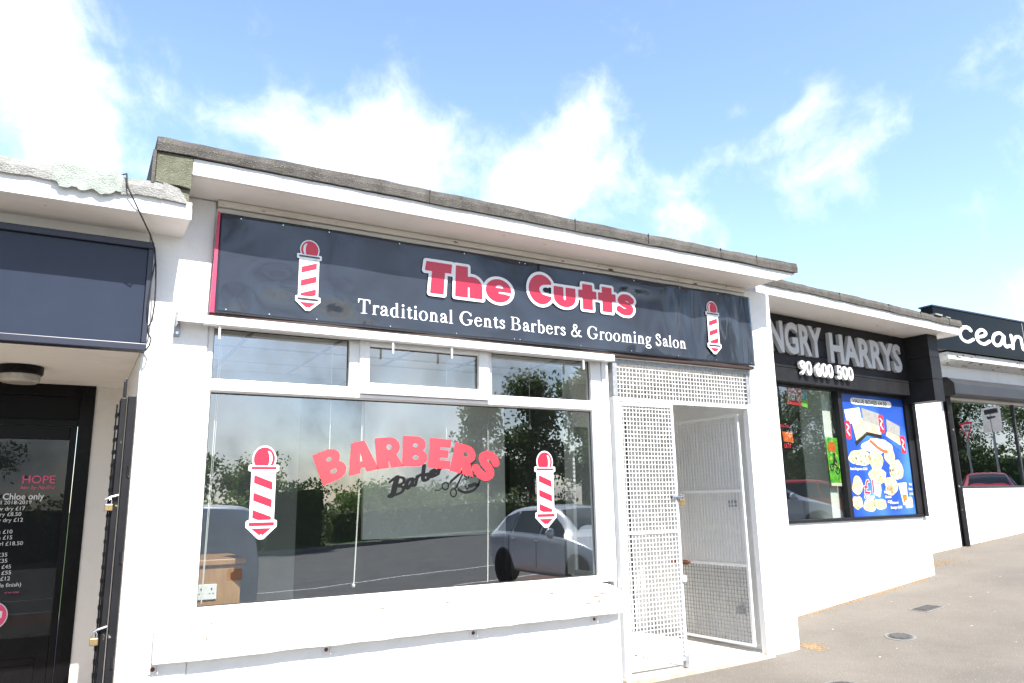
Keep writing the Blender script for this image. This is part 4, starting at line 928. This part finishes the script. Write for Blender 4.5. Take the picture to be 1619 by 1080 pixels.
def ptx(body, x, y, size, mt, off=0., sx=.8, w=-.0008, align='LEFT'):
    return text_mb(MB(), body, size, lambda a, b, d: pp(x+a, y-b, w), off, sx, align).build('lettering', mt, t)
ptx('VALUE BOXES £4.50', 112, 75, 54, 'vinyl_dark', .8, .70)
ptx('Steak Baguette £5.00', 22, 640, 30, 'p_white', .5, .62)
ptx('£1', 125, 835, 165, 'p_white', 5.5, .72, -.0012); ptx('£1', 125, 835, 165, 'p_red', 1.5, .72, -.0006)
ptx('CORNER', 122, 875, 36, 'p_white', .6, .70)
for i, q in enumerate(('Popcorn', 'Chicken', '£2.50')): ptx(q, 385, 835+i*40, 31, 'p_white', .5, .62, align='RIGHT')
for i, q in enumerate(('2 Battered', 'Sausages £2.00')): ptx(q, 365, 925+i*40, 31, 'p_white', .5, .62)
for i, q in enumerate(('Kids', 'Meals', '£3.50')): ptx(q, 610, 770+i*42, 31, 'p_white', .5, .55, align='RIGHT')
# small notices on the left pane
t = thing('hanging_notice', 'small red orange and green JUST EAT notice hanging at the top of the takeaway window', 'notice', H(.4, -.05, 2.3))
q0, q1, q2, q3 = (.215,2.515), (.575,2.50), (.575,2.285), (.20,2.315)
def flat(name, pts, mt, w): m = MB(); n = len(pts); m.add([H(u, w, z) for u, z in pts]+[H(u, w-.004, z) for u, z in pts], [tuple(range(n)), tuple(range(2*n-1, n-1, -1))]+[(i, i+n, (i+1) % n+n, (i+1) % n) for i in range(n)]); return m.build(name, mt, t)
flat('card', [(.215,2.50),(.50,2.49),(.47,2.30),(.20,2.315)], 'p_red', -.05)
flat('card', [(.502,2.49),(.575,2.485),(.575,2.40),(.49,2.37)], 'p_cyan', -.05)
flat('card', [(.49,2.366),(.575,2.396),(.575,2.285),(.472,2.298)], 'p_lime', -.05)
flat('card', [(.36,2.497),(.50,2.491),(.49,2.40)], 'p_orange', -.048)
text_mb(MB(), 'JUST EAT', .10, lambda x, y, d: H(.222+x, -.0455, 2.365+y-.03*x), .0035, .66).build('lettering', 'p_white', t)
t = thing('window_poster', 'dark takeaway price poster seen low behind the left takeaway pane', 'poster', H(.15, -.05, 1.8))
flat('sheet', [(-.02,2.11),(.285,2.08),(.30,1.80),(.0,1.815)], 'poster_dark', -.05)
flat('food_picture', [(.06,2.0),(.24,1.99),(.25,1.88),(.08,1.89)], 'p_orange', -.047)
text_mb(MB(), '£8.00', .07, lambda x, y, d: H(.07+x, -.046, 1.822+y), .002, .8).build('lettering', 'p_red', t)
text_mb(MB(), 'MEAL DEAL', .04, lambda x, y, d: H(.02+x, -.046, 2.05+y-.03*x), .001, .9).build('lettering', 'p_red', t)
t = thing('event_poster', 'green and orange poster with a cyclist stuck beside the black window mullion', 'poster', H(.95, -.04, 1.5))
flat('sheet', [(.835,1.965),(1.065,1.955),(1.065,1.40),(.86,1.405)], 'p_green', -.04)
flat('caption_strip', [(.862,1.44),(1.062,1.44),(1.062,1.405),(.864,1.41)], 'p_white', -.037)
shape_mb(MB(), lump(.945,1.85,.085,.07,3,9), (.8,1.4,1.1,2.0), .012, lambda x, y: H(x, -.037, y)).build('heading_splash', 'p_orange', t)
bike = (E(.91,1.62,.042)-E(.91,1.62,.03))|(E(1.01,1.58,.042)-E(1.01,1.58,.03))|K([(.91,1.62),(.95,1.66),(1.0,1.64),(1.01,1.58)],.012)|K([(.95,1.66),(.97,1.73),(1.0,1.68)],.03)|E(.975,1.765,.02)
shape_mb(MB(), bike, (.8,1.4,1.1,2.0), .006, lambda x, y: H(x, -.036, y)).build('cyclist_picture', 'vinyl_dark', t)
t = thing('ceiling_light', 'white square ceiling light inside the takeaway', 'ceiling light', H(.62, -1.2, 2.6))
m = HB(); m.bx(.35, .95, -1.6, -1.0, 2.60, 2.618); m.build('panel', 'lightpanel', t)

# ------------------------------------------------------------------ far right: fish shop
OY = 2.1
oc = thing('fish_shop', 'white shop at the far right with a black shutter box over its dark window', 'shop', (13, OY, .5))
m = MB(); m.box(9.9, 11.93, OY, OY+.25, -.2, 3.755); m.box(11.93, 17.5, OY+.002, OY+.25, -.2, 1.36); m.box(11.93, 17.5, OY+.002, OY+.25, 2.76, 3.755); m.box(15.6, 17.5, OY+.002, OY+.25, 1.36, 2.76); m.build('wall', 'render', oc, bevel=.008)
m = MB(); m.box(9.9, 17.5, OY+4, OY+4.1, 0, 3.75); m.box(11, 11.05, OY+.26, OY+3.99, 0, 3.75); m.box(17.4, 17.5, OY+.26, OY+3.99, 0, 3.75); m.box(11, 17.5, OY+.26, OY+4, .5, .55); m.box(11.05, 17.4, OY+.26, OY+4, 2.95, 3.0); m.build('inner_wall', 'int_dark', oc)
m = MB(); m.box(9.9, 17.5, OY-.05, OY+4.1, 3.76, 3.88); m.build('roof', 'felt', oc)
m = MB(); m.box(11.93, 15.6, OY+.03, OY+.09, 1.362, 1.40); m.box(11.93, 11.97, OY+.03, OY+.09, 1.40, 2.76); m.box(13.9, 13.94, OY+.03, OY+.09, 1.40, 2.76); m.box(15.56, 15.6, OY+.03, OY+.09, 1.40, 2.76); w_ = m.build('window', 'shutter_black', oc, bevel=.004)
m = MB(); m.box(11.97, 15.56, OY+.055, OY+.061, 1.40, 2.76); m.build('pane', 'glass_dark', w_)
m = MB(); m.prism([(OY-.005,3.30),(OY-.27,3.35),(OY-.27,3.455),(OY-.005,3.455)], 11.65, 17.5, 'x'); m.build('weathered_board', 'chip_board', oc)
t = thing('shutter_box', 'long dark grey roller shutter box with black guide rail on the far right shop', 'shutter', (13.6, OY, 2.8))
m = MB(); m.prism([(OY-.001,2.79),(OY-.20,2.79),(OY-.22,2.82),(OY-.22,2.98),(OY-.13,3.075),(OY-.001,3.09)], 11.80, 15.8, 'x'); m.build('housing', 'shutter_black', t, bevel=.006)
m = MB(); m.prism([(OY-.001,2.785),(OY-.205,2.785),(OY-.226,2.82),(OY-.226,2.985),(OY-.133,3.082),(OY-.001,3.096)], 11.765, 11.799, 'x'); m.build('end_plate', 'black_paint', t, bevel=.003)
m = MB()
zb_ = ground_z(11.9, OY)-.05
m.tube([(11.865, OY-.05, zb_), (11.865, OY-.05, 2.786)], .038, 12); m.box(11.80, 11.925, OY-.012, OY-.001, zb_, 2.786); m.build('guide_rail', 'black_chip', t)
t = thing('fish_shop_sign', 'glossy black sign board with white rounded lettering above the far right shop', 'shop sign', (13.6, OY-.3, 3.6))
m = MB(); m.box(11.30, 17.2, OY-.33, OY-.14, 3.47, 4.13); m.build('panel', 'gloss_black', t, bevel=.006)
m = MB(); m.box(11.28, 17.2, OY-.345, OY-.12, 4.132, 4.155); m.build('capping', 'navy_frame', t)
m = MB(); m.box(13.86, 13.875, OY-.3335, OY-.328, 3.48, 4.12); m.build('panel_joint', 'galv', t)
cap_o = K(spline([(.30,.62),(.10,.55),(.02,.35),(.10,.12),(.30,.10),(.42,.25),(.45,.42),(.30,.62)]),.11).sxy(1, .72).mv(-.36,0)
ocean = (K(spline([(.98,.36),(.92,.42),(.78,.40),(.68,.24),(.72,.08),(.86,.03),(1.02,.12)]),[.10]*18+[.08]*31)
 |K(spline([(1.12,.20),(1.32,.26),(1.40,.36),(1.30,.43),(1.17,.34),(1.12,.20),(1.18,.07),(1.32,.04),(1.48,.14)]),.085)
 |K(spline([(1.90,.36),(1.80,.42),(1.64,.34),(1.58,.16),(1.66,.05),(1.80,.12),(1.92,.34),(1.90,.18),(1.94,.06),(2.06,.10)]),.09)
 |K(spline([(2.14,.40),(2.16,.20),(2.14,.04)]),.095)|K(spline([(2.16,.20),(2.28,.38),(2.42,.38),(2.44,.20),(2.46,.05),(2.58,.08)]),.09))
for sh in (cap_o, ocean): m = shape_mb(MB(), sh.sxy(1.03, .60), (-.8,-.1,3.6,.7), .012, lambda x, y: (11.26+x, OY-.3325, 3.625+y)); m.build('lettering', 'letter_white', t)

# ------------------------------------------------------------------ covers, litter and grit on the pavement
def cover(name, label, x, y, rx, ry, rnd_):
    z = ground_z(x, y); t = thing(name, label, 'manhole cover', (x, y, z), 'iron covers in the pavement')
    def q(px, py, d): return (px, py, ground_z(px, py)+d)
    def tfm(px, py, pz): return q(px, py, pz)
    if rnd_:
        m = MB(tfm); m.lathe([(rx+.03,-.02),(rx+.03,.004)], (x, y, 0), 'z', 32); m.build('frame', 'kerb', t)
        m = MB(tfm); m.lathe([(rx,-.01),(rx,.009)], (x, y, 0), 'z', 32)
        lid = m.build('lid', 'iron', t)
    else:
        m = MB(tfm); m.box(x-rx-.025, x+rx+.025, y-ry-.025, y+ry+.025, -.02, .004); m.build('frame', 'kerb', t)
        m = MB(tfm); m.box(x-rx, x+rx, y-ry, y+ry, -.01, .009); lid = m.build('lid', 'iron', t)
    m = MB(tfm)
    k = 5
    for i in range(-k, k+1):
        d = i/k*rx*.8; hl = math.sqrt(max(0, rx*rx*.72-d*d)) if rnd_ else ry*.8
        if hl > .01: m.box(x+d-.006, x+d+.006, y-hl, y+hl, .009, .014)
    m.build('ribs', 'iron', lid)
cover('manhole_cover', 'round iron manhole cover in the pavement, between the other two', 6.53, -.32, .10, .10, True)
cover('manhole_cover', 'small rectangular iron cover in the pavement nearest the takeaway wall', 7.62, .10, .13, .08, False)
cover('manhole_cover', 'ribbed iron cover at the bottom edge, nearest the camera', 5.03, -.88, .14, .12, True)
def scatter(name, mt, n, seed, fn, s0, s1, flat_=.25):
    r4 = random.Random(seed); m = MB()
    for i in range(n):
        x, y = fn(r4); z = ground_z(x, y); s = r4.uniform(s0, s1); a = r4.uniform(0, 6.28); k = 5
        ps = [(x+s*math.cos(a+6.283*j/k)*r4.uniform(.5,1.1), y+s*math.sin(a+6.283*j/k)*r4.uniform(.5,1.1)) for j in range(k)]
        m.add([(p, q, z-.004) for p, q in ps]+[(p*.75+x*.25, q*.75+y*.25, z+s*flat_+.001) for p, q in ps], [tuple(range(k, 2*k))]+[(j, (j+1) % k, (j+1) % k+k, j+k) for j in range(k)])
    o = m.build(name, mt); o['kind'] = 'stuff'; return o
def along(r4):
    k = r4.random()
    if k < .45:
        u = r4.choice((-.55, -.2, .3, .9, 1.4, 1.7, 2.3))+r4.gauss(0, .13); p = H(u, .02+abs(r4.gauss(0, .035)), 0); return p[0], p[1]
    if k < .62: return 5.66+abs(r4.gauss(0, .07)), -.02+r4.gauss(0, .06)
    if k < .8: return 10.2+r4.gauss(0, .25), 1.55+r4.gauss(0, .12)
    return r4.uniform(10, 16), OY-.04-abs(r4.gauss(0, .06))
scatter('leaf_litter', 'litter', 1500, 7, along, .006, .018)
scatter('grit', 'white_chipstone', 150, 9, lambda r4: (r4.uniform(5.8, 17), min(r4.uniform(-2.2, 2.0), (r4.uniform(-2.2, .6)))), .004, .013, .15)

# ------------------------------------------------------------------ the street behind the camera (seen mirrored in the shop windows)
def car(label, x, y, rot, paint, prof, group):
    """prof: stations (pos, z_bottom, half width sill, belt z, half width belt, top z, half width top); front is +x"""
    gz = ground_z(x, y)-.012
    t = thing('parked_car' if 'van' not in label else 'parked_van', label, 'car' if 'van' not in label else 'van', (x, y, gz), group)
    c, s = math.cos(rot), math.sin(rot)
    tf = lambda a, b, z: (x+c*a-s*b, y+s*a+c*b, gz+z)
    m = MB(tf); sec = []
    for p, zb, ws, zt, wb, top, wt in prof:
        half = [(0, zb), (ws*.85, zb), (ws, zb+.10), ((ws+wb)/2+.01, (zb+zt)/2), (wb, zt-.04), (wb*.985, zt), (wt, max(top-.07, zt+.005)), (wt*.86, top-.015), (0, top)]
        sec.append(half+[(-a, z) for a, z in half[-2:0:-1]])
    n = len(sec[0])
    for (p, *_), se in zip(prof, sec): m.v += [(p, a, z) for a, z in se]
    for i in range(len(sec)-1):
        for k in range(n): m.f.append((i*n+k, i*n+(k+1) % n, (i+1)*n+(k+1) % n, (i+1)*n+k))
    m.f.append(tuple(range(n))); m.f.append(tuple(range(len(m.v)-n, len(m.v))))
    b = m.build('body', paint, t, smooth=True)
    sub = b.modifiers.new('sub', 'SUBSURF'); sub.levels = 1; sub.render_levels = 2
    return t, tf, gz
def lerp(prof, p, k):
    for a, b in zip(prof, prof[1:]):
        if a[0] <= p <= b[0]: q = (p-a[0])/(b[0]-a[0]); return a[k]+(b[k]-a[k])*q
    return prof[-1][k]
HATCH = [(-2.08,.42,.66,.80,.70,.90,.52),(-2.0,.26,.78,.88,.82,1.04,.56),(-1.86,.20,.83,.93,.86,1.24,.58),(-1.55,.19,.86,.95,.88,1.42,.58),(-1.0,.18,.87,.95,.885,1.49,.59),(-.3,.18,.87,.94,.885,1.50,.59),(.2,.18,.87,.93,.885,1.47,.58),(.62,.18,.87,.92,.885,1.30,.60),(1.02,.18,.87,.91,.88,1.02,.66),(1.4,.19,.86,.85,.87,.93,.62),(1.78,.20,.83,.74,.82,.83,.55),(2.0,.24,.76,.62,.74,.70,.48),(2.10,.36,.66,.54,.66,.58,.42)]
VAN = [(-2.4,.40,.82,1.0,.84,1.85,.74),(-2.36,.24,.90,1.1,.92,1.94,.78),(-2.0,.2,.92,1.15,.94,1.98,.80),(-.5,.2,.92,1.15,.94,1.99,.80),(.5,.2,.92,1.13,.94,1.97,.78),(.95,.2,.92,1.10,.93,1.80,.76),(1.5,.2,.91,1.05,.92,1.22,.78),(1.95,.22,.88,.88,.86,1.0,.66),(2.25,.28,.78,.68,.76,.76,.55),(2.36,.40,.66,.56,.66,.62,.45)]
def finish(t, tf, prof, wheels, panes, screens):
    for i, wx in enumerate(wheels):
        for sgn in (-1, 1):
            yy = sgn*(lerp(prof, wx, 2)-.10)
            c0 = tf(wx, yy, .315)
            ax = Vector(tf(wx, yy+sgn, .315))-Vector(c0)
            def ring(pr, off):
                m = MB(lambda a, b_, c_: tf(wx+a, yy+sgn*(b_+off), .315+c_)); m.lathe(pr, (0, 0, 0), 'y', 24); return m
            w = ring([(.20,-.10),(.29,-.10),(.315,-.07),(.315,.09),(.295,.122),(.21,.122)], 0).build('wheel', 'tyre', t)
            m = ring([(.21,.10),(.215,.118),(.19,.112),(.03,.118)], 0); m.build('rim', 'rim', w)
            m = ring([(.345,.085),(.36,.115),(.36,.118)], 0); m.build('wheel_arch', 'gasket', t)
    def side(p, f, sgn, off=.012):
        zb, wb, zt, wt = lerp(prof, p, 3), lerp(prof, p, 4), lerp(prof, p, 5), lerp(prof, p, 6)
        a0, z0, a1, z1 = wb*.985, zb, wt, max(zt-.07, zb+.005)
        return tf(p, sgn*(a0+(a1-a0)*f+off), z0+(z1-z0)*f)
    for sgn in (-1, 1):
        for pts in panes:
            m = MB(); m.add([side(p, f, sgn) for p, f in pts]+[side(p, f, sgn, -.02) for p, f in pts], [tuple(range(len(pts))), tuple(range(2*len(pts)-1, len(pts)-1, -1))]); m.build('side_window', 'car_glass', t)
        fx = prof[-3][0]+.02
        m = MB(tf); m.lathe([(.03,-.1),(.16,-.02),(.13,.03),(.02,.05)], (fx, sgn*.60, .64), 'x', 16); m.build('headlight', 'lens', t)
        m = MB(tf); m.box(prof[0][0]-.01, prof[1][0]+.10, sgn*.52-.12, sgn*.52+.12, .80, .98); m.build('tail_light', 'taillens', t, bevel=.03)
        mm = MB(tf); mm.lathe([(.02,-.07),(.085,-.04),(.10,.02),(.06,.07)], (prof[7][0]+.05, sgn*1.0, 1.0), 'x', 14); mm.build('door_mirror', t.get('paint'), t, smooth=True)
        for p in (-.85, .0):
            z = lerp(prof, p, 3)-.12; w0 = lerp(prof, p, 4)+.012
            m = MB(tf); m.box(p-.07, p+.07, sgn*w0-.012, sgn*w0+.012, z, z+.03); m.build('door_handle', t.get('paint'), t, bevel=.006)
        for p in (-1.05, -.02, .98):
            m = MB(); pts = [tf(p, sgn*((lerp(prof, p, 2)+lerp(prof, p, 4))/2+.008), .34), tf(p, sgn*(lerp(prof, p, 4)+.003), .62), tf(p, sgn*(lerp(prof, p, 4)+.001), lerp(prof, p, 3)-.03)]
            m.tube(pts, .005, 4); m.build('door_seam', 'gasket', t)
    for nm, a, b_ in screens:
        def top(p, v): return tf(p, v*lerp(prof, p, 6)*.90, lerp(prof, p, 5)+.012-.03*abs(v))
        m = MB(); k = 6
        for i in range(k+1):
            p = a+(b_-a)*i/k; m.v += [top(p, v) for v in (-1, -.5, 0, .5, 1)]
        for i in range(k):
            for q in range(4): m.f.append((i*5+q, i*5+q+1, (i+1)*5+q+1, (i+1)*5+q))
        m.build(nm, 'car_glass', t, smooth=True)
HP = [[(-1.62,.16),(-1.50,.78),(-1.0,.90),(-.98,.10)],[(-.92,.10),(-.94,.90),(-.2,.93),(.0,.90),(.04,.08)],[(.10,.08),(.06,.90),(.25,.88),(.62,.70),(.88,.15)]]
for lb, x, y, rot, paint in (
  ('silver hatchback parked nose in opposite the barber window', 8.52, -7.55, R(90), 'car_silver'),
  ('red hatchback parked uphill of the white hatchback', 20.4, -6.7, R(50), 'car_red'),
  ('red hatchback parked near the give way sign', 26.6, -5.3, R(150), 'car_red'),
  ('white hatchback parked at an angle opposite the takeaway', 16.3, -6.0, R(40), 'van_white'),
  ('white panel van parked at the lower end of the row', 1.80, -10.3, R(-90), 'van_white'),
  ('white hatchback parked in front of the hair salon', -2.6, -6.2, R(90), 'van_white')):
    isv = 'van' in lb
    prof, wh, pn, scr = (VAN, (-1.5, 1.5), [[(.55,.12),(.55,.85),(.85,.80),(1.25,.40),(1.3,.12)]], (('windscreen', .98, 1.46),)) if isv else (HATCH, (-1.28, 1.30), HP, (('windscreen', .34, .98), ('rear_window', -1.92, -1.60)))
    t, tf, gz = car(lb, x, y, rot, paint, prof, 'vehicles parked opposite the shops')
    t['paint'] = paint; finish(t, tf, prof, wh, pn, scr); del t['paint']

def leaves(mb, pts, s, rng, k):
    for p in pts:
        for _ in range(k):
            c = Vector(p)+Vector((rng.gauss(0, 1), rng.gauss(0, 1), rng.gauss(0, 1)))*s*1.6
            a = Vector((rng.gauss(0,1), rng.gauss(0,1), rng.gauss(0,1))).normalized(); b_ = a.orthogonal().normalized()
            q = s*rng.uniform(.6, 1.3)
            mb.add([c-a*q, c+b_*q*.55, c+a*q, c-b_*q*.55], [(0,1,2,3)])
def tree(name, label, x, y, h, r, m, seed, conifer=False, leaf_s=.16, n=240, k=9, base=.18):
    rng = random.Random(seed); z = ground_z(x, y)-.05
    t = thing(name, label, 'tree', (x, y, z), 'trees beyond the road')
    tr = MB(); tr.tube([(x, y, z), (x+.05, y, z+h*.3), (x-.05, y+.05, z+h*.65), (x, y, z+h*.93)], [h*.025, h*.02, h*.012, .02], 8)
    tr.build('trunk', 'bark', t)
    lm = MB(); pts = []; fm = MB()
    for i in range(16):
        a = rng.uniform(0, 6.28); zz = rng.uniform(base+.05, .85); rr_ = r*((1-zz)*1.1 if conifer else math.sin(min(3.0, max(.3, zz*3.1))))*.85
        e = Vector((x+rr_*math.cos(a), y+rr_*math.sin(a), z+h*(zz+(.0 if conifer else .10)))); s0 = Vector((x, y, z+h*zz*.8))
        lm.tube([s0, (s0+e)/2+Vector((0,0,.05*h)), e], [h*.009, h*.006, .012], 5)
        for q in range(n//16):
            f = rng.uniform(.35, 1.1); pts.append(s0.lerp(e, f)+Vector((rng.gauss(0, .16), rng.gauss(0, .16), rng.gauss(0, .10)))*r)
    lm.build('limbs', 'bark', t)
    leaves(fm, pts, leaf_s, rng, k); fm.build('crown', m, t)
def hedge(name, label, x0, x1, y0, y1, h, m, seed, s=.11, dens=26, wob=.12):
    rng = random.Random(seed)
    t = thing(name, label, 'hedge', ((x0+x1)/2, (y0+y1)/2, ground_z((x0+x1)/2, (y0+y1)/2)), 'hedges beyond the road')
    core = MB(); nx = max(2, int((x1-x0)/.8))
    for i in range(nx):
        a, b_ = x0+(x1-x0)*i/nx, x0+(x1-x0)*(i+1)/nx; z = ground_z((a+b_)/2, y0)
        core.box(a+.12 if i == 0 else a, b_-.12 if i == nx-1 else b_, y0+.15, y1-.15, z-.1, z+h-.18)
    core.build('inner_growth', 'leaf_dark', t)
    pts = []
    for i in range(int((x1-x0)*h*dens)):
        x = rng.uniform(x0, x1); z = ground_z(x, y1)+rng.uniform(0, h); pts.append((x, y1+rng.gauss(0, wob*.6), z))
    for i in range(int((x1-x0)*(y1-y0)*dens*.8)):
        x = rng.uniform(x0, x1); y = rng.uniform(y0, y1); pts.append((x, y, ground_z(x, y)+h+rng.gauss(0, wob)))
    for xx in (x0, x1):
        for i in range(int((y1-y0)*h*dens)): y = rng.uniform(y0, y1); pts.append((xx, y, ground_z(xx, y)+rng.uniform(0, h)))
    fm = MB(); leaves(fm, pts, s, rng, 4); fm.build('foliage', m, t)
hedge('hedge', 'tall dark clipped hedge block beyond the road', 6.9, 8.9, -27.6, -25.6, 2.5, 'leaf_dark', 1, .07, 26, .06)
hedge('hedge', 'long green garden hedge beyond the road on the left', -6, 6.8, -27.8, -26.4, 2.2, 'leaf_mid', 2, .10, 16)
hedge('hedge', 'dark rough hedge climbing beside the upper road', 23, 95, -27, -25.8, 4.2, 'leaf_dark', 9, .22, 4, .3)
hedge('hedge', 'low pale green hedge beyond the road on the right', 9.6, 22, -28.6, -27.0, 1.45, 'leaf_pale', 3, .10, 16, .2)
for i, (nm, lb, x, y, h, r, m, con, n) in enumerate((
  ('broadleaf_tree', 'dark round tree beyond the left hedge', 4.6, -31, 4.6, 1.9, 'leaf_dark', False, 320),
  ('bush_tree', 'loose yellow green willow behind the left hedge', 7.8, -32, 4.5, 1.9, 'leaf_pale', False, 200),
  ('bush_tree', 'bushy green shrub behind the low hedge', 12.2, -30, 2.5, 1.7, 'leaf_mid', False, 260),
  ('bush_tree', 'pale rounded shrub behind the low hedge', 15.2, -31, 2.3, 1.9, 'leaf_pale', False, 260),
  ('conifer_tree', 'tall dark conifer, leftmost of the conifer stand', 19.5, -33, 8.2, 2.5, 'leaf_dark', True, 480),
  ('conifer_tree', 'tall dark conifer in the middle of the conifer stand', 22.4, -32, 9.5, 2.8, 'leaf_dark', True, 520),
  ('conifer_tree', 'tall dark conifer towards the right of the conifer stand', 25.4, -31, 10.2, 2.8, 'leaf_dark', True, 520),
  ('conifer_tree', 'dark conifer, rightmost of the conifer stand', 28.8, -30, 9.0, 2.8, 'leaf_dark', True, 480),
  ('broadleaf_tree', 'dark broad tree opposite the takeaway', 25, -25, 8.5, 3.6, 'leaf_dark', False, 620),
  ('broadleaf_tree', 'second dark broad tree uphill of the conifer stand', 31, -25, 9, 4.0, 'leaf_dark', False, 620),
  ('broadleaf_tree', 'third dark broad tree uphill of the conifer stand', 37.5, -24, 9, 4.2, 'leaf_dark', False, 620),
  ('broadleaf_tree', 'fourth dark broad tree uphill of the conifer stand', 44, -22, 9.5, 4.4, 'leaf_dark', False, 620),
  ('broadleaf_tree', 'fifth dark broad tree, where the road climbs', 51, -20, 10, 4.8, 'leaf_dark', False, 620),
  ('broadleaf_tree', 'sixth dark broad tree, far up the road', 59, -17, 11, 5.2, 'leaf_dark', False, 620),
  ('broadleaf_tree', 'last dark broad tree, at the top of the road', 68, -13, 12, 6, 'leaf_dark', False, 620),
  ('broadleaf_tree', 'dark tree opposite the hair salon', -5, -31, 6.5, 3.0, 'leaf_dark', False, 420))):
    tree(nm, lb, x, y, h, r, m, 50+i, con, .12 if con else .095, int(n*1.7), 10)
# give way sign and direction sign, mirrored in the far right window
def post_sign(name, label, x, y, zc):
    t = thing(name, label, 'road sign', (x, y, ground_z(x, y)))
    m = MB(); m.tube([(x, y, ground_z(x, y)-.1), (x, y, zc+.3)], .045, 10); m.build('post', 'galv', t); return t
gx, gy, gzc = 30.8, -8.1, 3.65
t = post_sign('give_way_sign', 'triangular red and white give way sign on a grey post', gx, gy, gzc)
fa = R(62); fx_, fy_ = math.cos(fa), -math.sin(fa)      # board axis, turned to face down the street
def sgn_pt(cx_, cy_, zc, d): return lambda a, z: (cx_-a*fx_*1.0*(-1)-.0-d*math.sin(fa), cy_+a*fy_*(-1)*(-1)+d*math.cos(fa), zc+z)
pl = sgn_pt(gx, gy, gzc, .06)
shape_mb(MB(), P((-.42,.36),(.42,.36),(0,-.38)), (-.6,-.6,.6,.6), .02, pl).build('board', 'p_red', t)
shape_mb(MB(), P((-.29,.28),(.29,.28),(0,-.23)), (-.6,-.6,.6,.6), .02, sgn_pt(gx, gy, gzc, .07)).build('board_face', 'sign_white', t)
m = MB(); q_ = sgn_pt(gx, gy, gzc, .08)
text_mb(m, 'GIVE', .17, lambda x, y, d: q_(x, y+.13), .004, .9, 'CENTER'); text_mb(m, 'WAY', .13, lambda x, y, d: q_(x, y-.01), .004, .9, 'CENTER'); m.build('lettering', 'vinyl_dark', t)
dx_, dy_, dzc = 31.6, -7.5, 4.1
t = post_sign('direction_sign', 'white rectangular direction sign with a black arrow on a tall grey post', dx_, dy_, dzc)
shape_mb(MB(), B(-.55,-.5,.55,.5), (-.7,-.7,.7,.7), .05, sgn_pt(dx_, dy_, dzc, .06)).build('board', 'sign_white', t)
m = MB(); q2_ = sgn_pt(dx_, dy_, dzc, .08)
shape_mb(m, B(-.38,.25,.38,.42)|K([(-.2,.1),(.2,.1)],.06)|P((.15,.18),(.15,.02),(.3,.1)), (-.7,-.7,.7,.7), .02, q2_); m.build('arrow', 'vinyl_dark', t)
